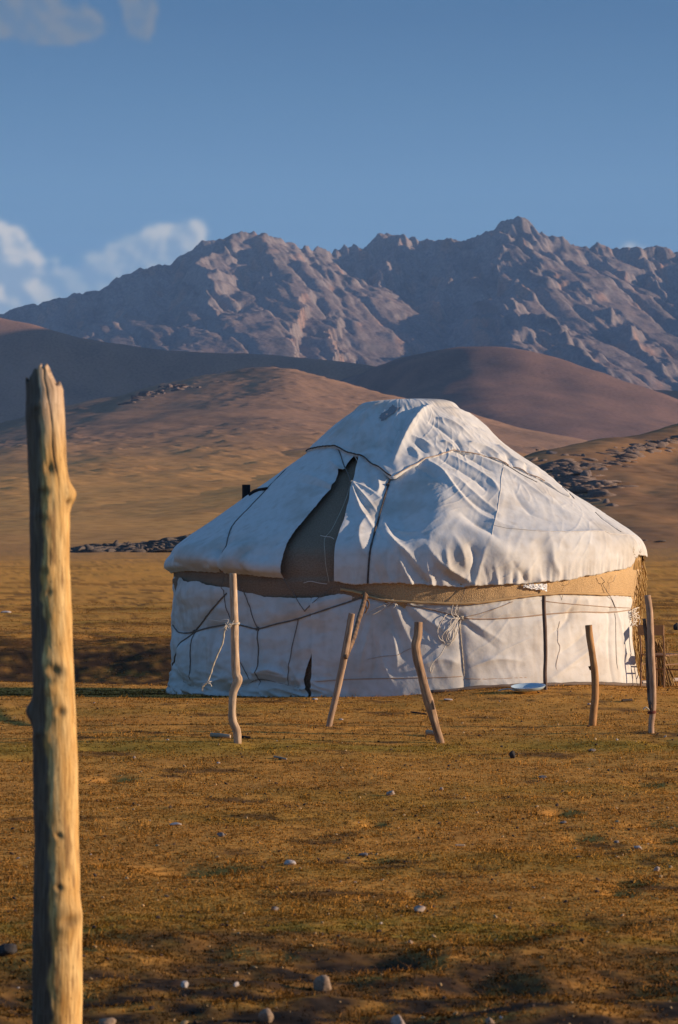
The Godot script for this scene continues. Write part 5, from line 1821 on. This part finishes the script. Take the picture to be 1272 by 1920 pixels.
# ------------------------------------------------------------------ grass
func tuft(seedn: int, blades: int, spread: float, tall: float, wide: float) -> ArrayMesh:
	var r := RandomNumberGenerator.new()
	r.seed = seedn
	var st := SurfaceTool.new()
	st.begin(Mesh.PRIMITIVE_TRIANGLES)
	for b in blades:
		var a := r.randf() * TAU
		var root := Vector3(cos(a), 0, sin(a)) * spread * sqrt(r.randf())
		var lean := Vector3(r.randfn(), 0, r.randfn()) * 0.55
		var h := tall * r.randf_range(0.55, 1.25)
		var fa := r.randf() * TAU
		var w := Vector3(cos(fa), 0, sin(fa)) * wide * 0.5
		var mid := root + (Vector3.UP + lean * 0.5) * h * 0.55
		var tip := root + (Vector3.UP * 0.9 + lean * 1.3) * h
		var n := w.cross(Vector3.UP).normalized()
		n = (n + Vector3.UP * 0.2).normalized()
		for v in [root - w, root + w, mid - w * 0.8, root + w, mid + w * 0.8, mid - w * 0.8, mid - w * 0.8, mid + w * 0.8, tip]:
			st.set_normal(n)
			st.add_vertex(v)
	return st.commit()

func grass() -> void:
	var nu := GN + 1 + 2 * GS
	var kinds := [["dry_grass", 150000, 9, 0.06, 0.014, 0.005, "short dry golden turf over the whole plain"], ["tall_dry_grass", 13000, 7, 0.05, 0.042, 0.004, "longer dry grass wisps scattered through the turf"]]
	var kk := 0
	for q in kinds:
		var mm := MultiMesh.new()
		mm.transform_format = MultiMesh.TRANSFORM_3D
		mm.use_colors = true
		mm.mesh = tuft(90 + kk, q[2], q[3], q[4], q[5])
		var rows := 0
		while rows < g_rows.size() - 1 and g_rows[rows] < 75.0:
			rows += 1
		var first := 0
		while g_rows[first] < 8.2:
			first += 1
		var buf := PackedFloat32Array()
		var count := 0
		var tries: int = q[1]
		var r := RandomNumberGenerator.new()
		r.seed = 500 + kk
		buf.resize(tries * 16)
		for k in tries:
			var fj := r.randf_range(first, rows)
			var fi := r.randf_range(GS, GS + GN)
			var j := int(fj)
			var i := int(fi)
			var a := g_pts[j * nu + i]
			var p := a + (g_pts[j * nu + i + 1] - a) * (fi - i) + (g_pts[(j + 1) * nu + i] - a) * (fj - j)
			var c := g_cols[j * nu + i]
			var dist := -p.z
			var dense := c.r + 0.6 * c.g
			if dense < 0.4 and r.randf() > 0.25 + (dense - 0.15) * 2.5:
				continue
			var dx := p.x - YC.x
			var dz := p.z - YC.z
			if dx * dx + dz * dz < 9.6:
				continue
			var s := r.randf_range(0.7, 1.3) * (0.8 + 0.012 * minf(dist, 60.0) + clampf((dist - 30.0) * 0.012, 0.0, 1.2))
			if kk == 1 and n_a.get_noise_2d(p.x * 0.7, p.z * 0.7) < 0.05:
				continue
			var ang := r.randf() * TAU
			var flat := s * r.randf_range(0.7, 1.1) * (1.0 if dist < 40.0 else 0.8)
			var cs := cos(ang) * s
			var sn := sin(ang) * s
			var o := count * 16
			buf[o] = cs; buf[o + 1] = 0.0; buf[o + 2] = sn; buf[o + 3] = p.x
			buf[o + 4] = 0.0; buf[o + 5] = flat; buf[o + 6] = 0.0; buf[o + 7] = p.y - 0.004
			buf[o + 8] = -sn; buf[o + 9] = 0.0; buf[o + 10] = cs; buf[o + 11] = p.z
			var v := r.randf_range(0.85, 1.15) * (1.12 if kk == 0 else 1.15)
			buf[o + 12] = c.r * v; buf[o + 13] = c.g * v * r.randf_range(0.95, 1.08); buf[o + 14] = c.b * v; buf[o + 15] = 1.0
			count += 1
		buf.resize(count * 16)
		mm.instance_count = count
		mm.buffer = buf
		var o2 := MultiMeshInstance3D.new()
		o2.name = q[0]
		o2.multimesh = mm
		o2.material_override = M.grass
		add_child(o2, true)
		o2.set_meta("kind", "stuff")
		o2.set_meta("label", q[6])
		o2.set_meta("category", "grass")
		kk += 1
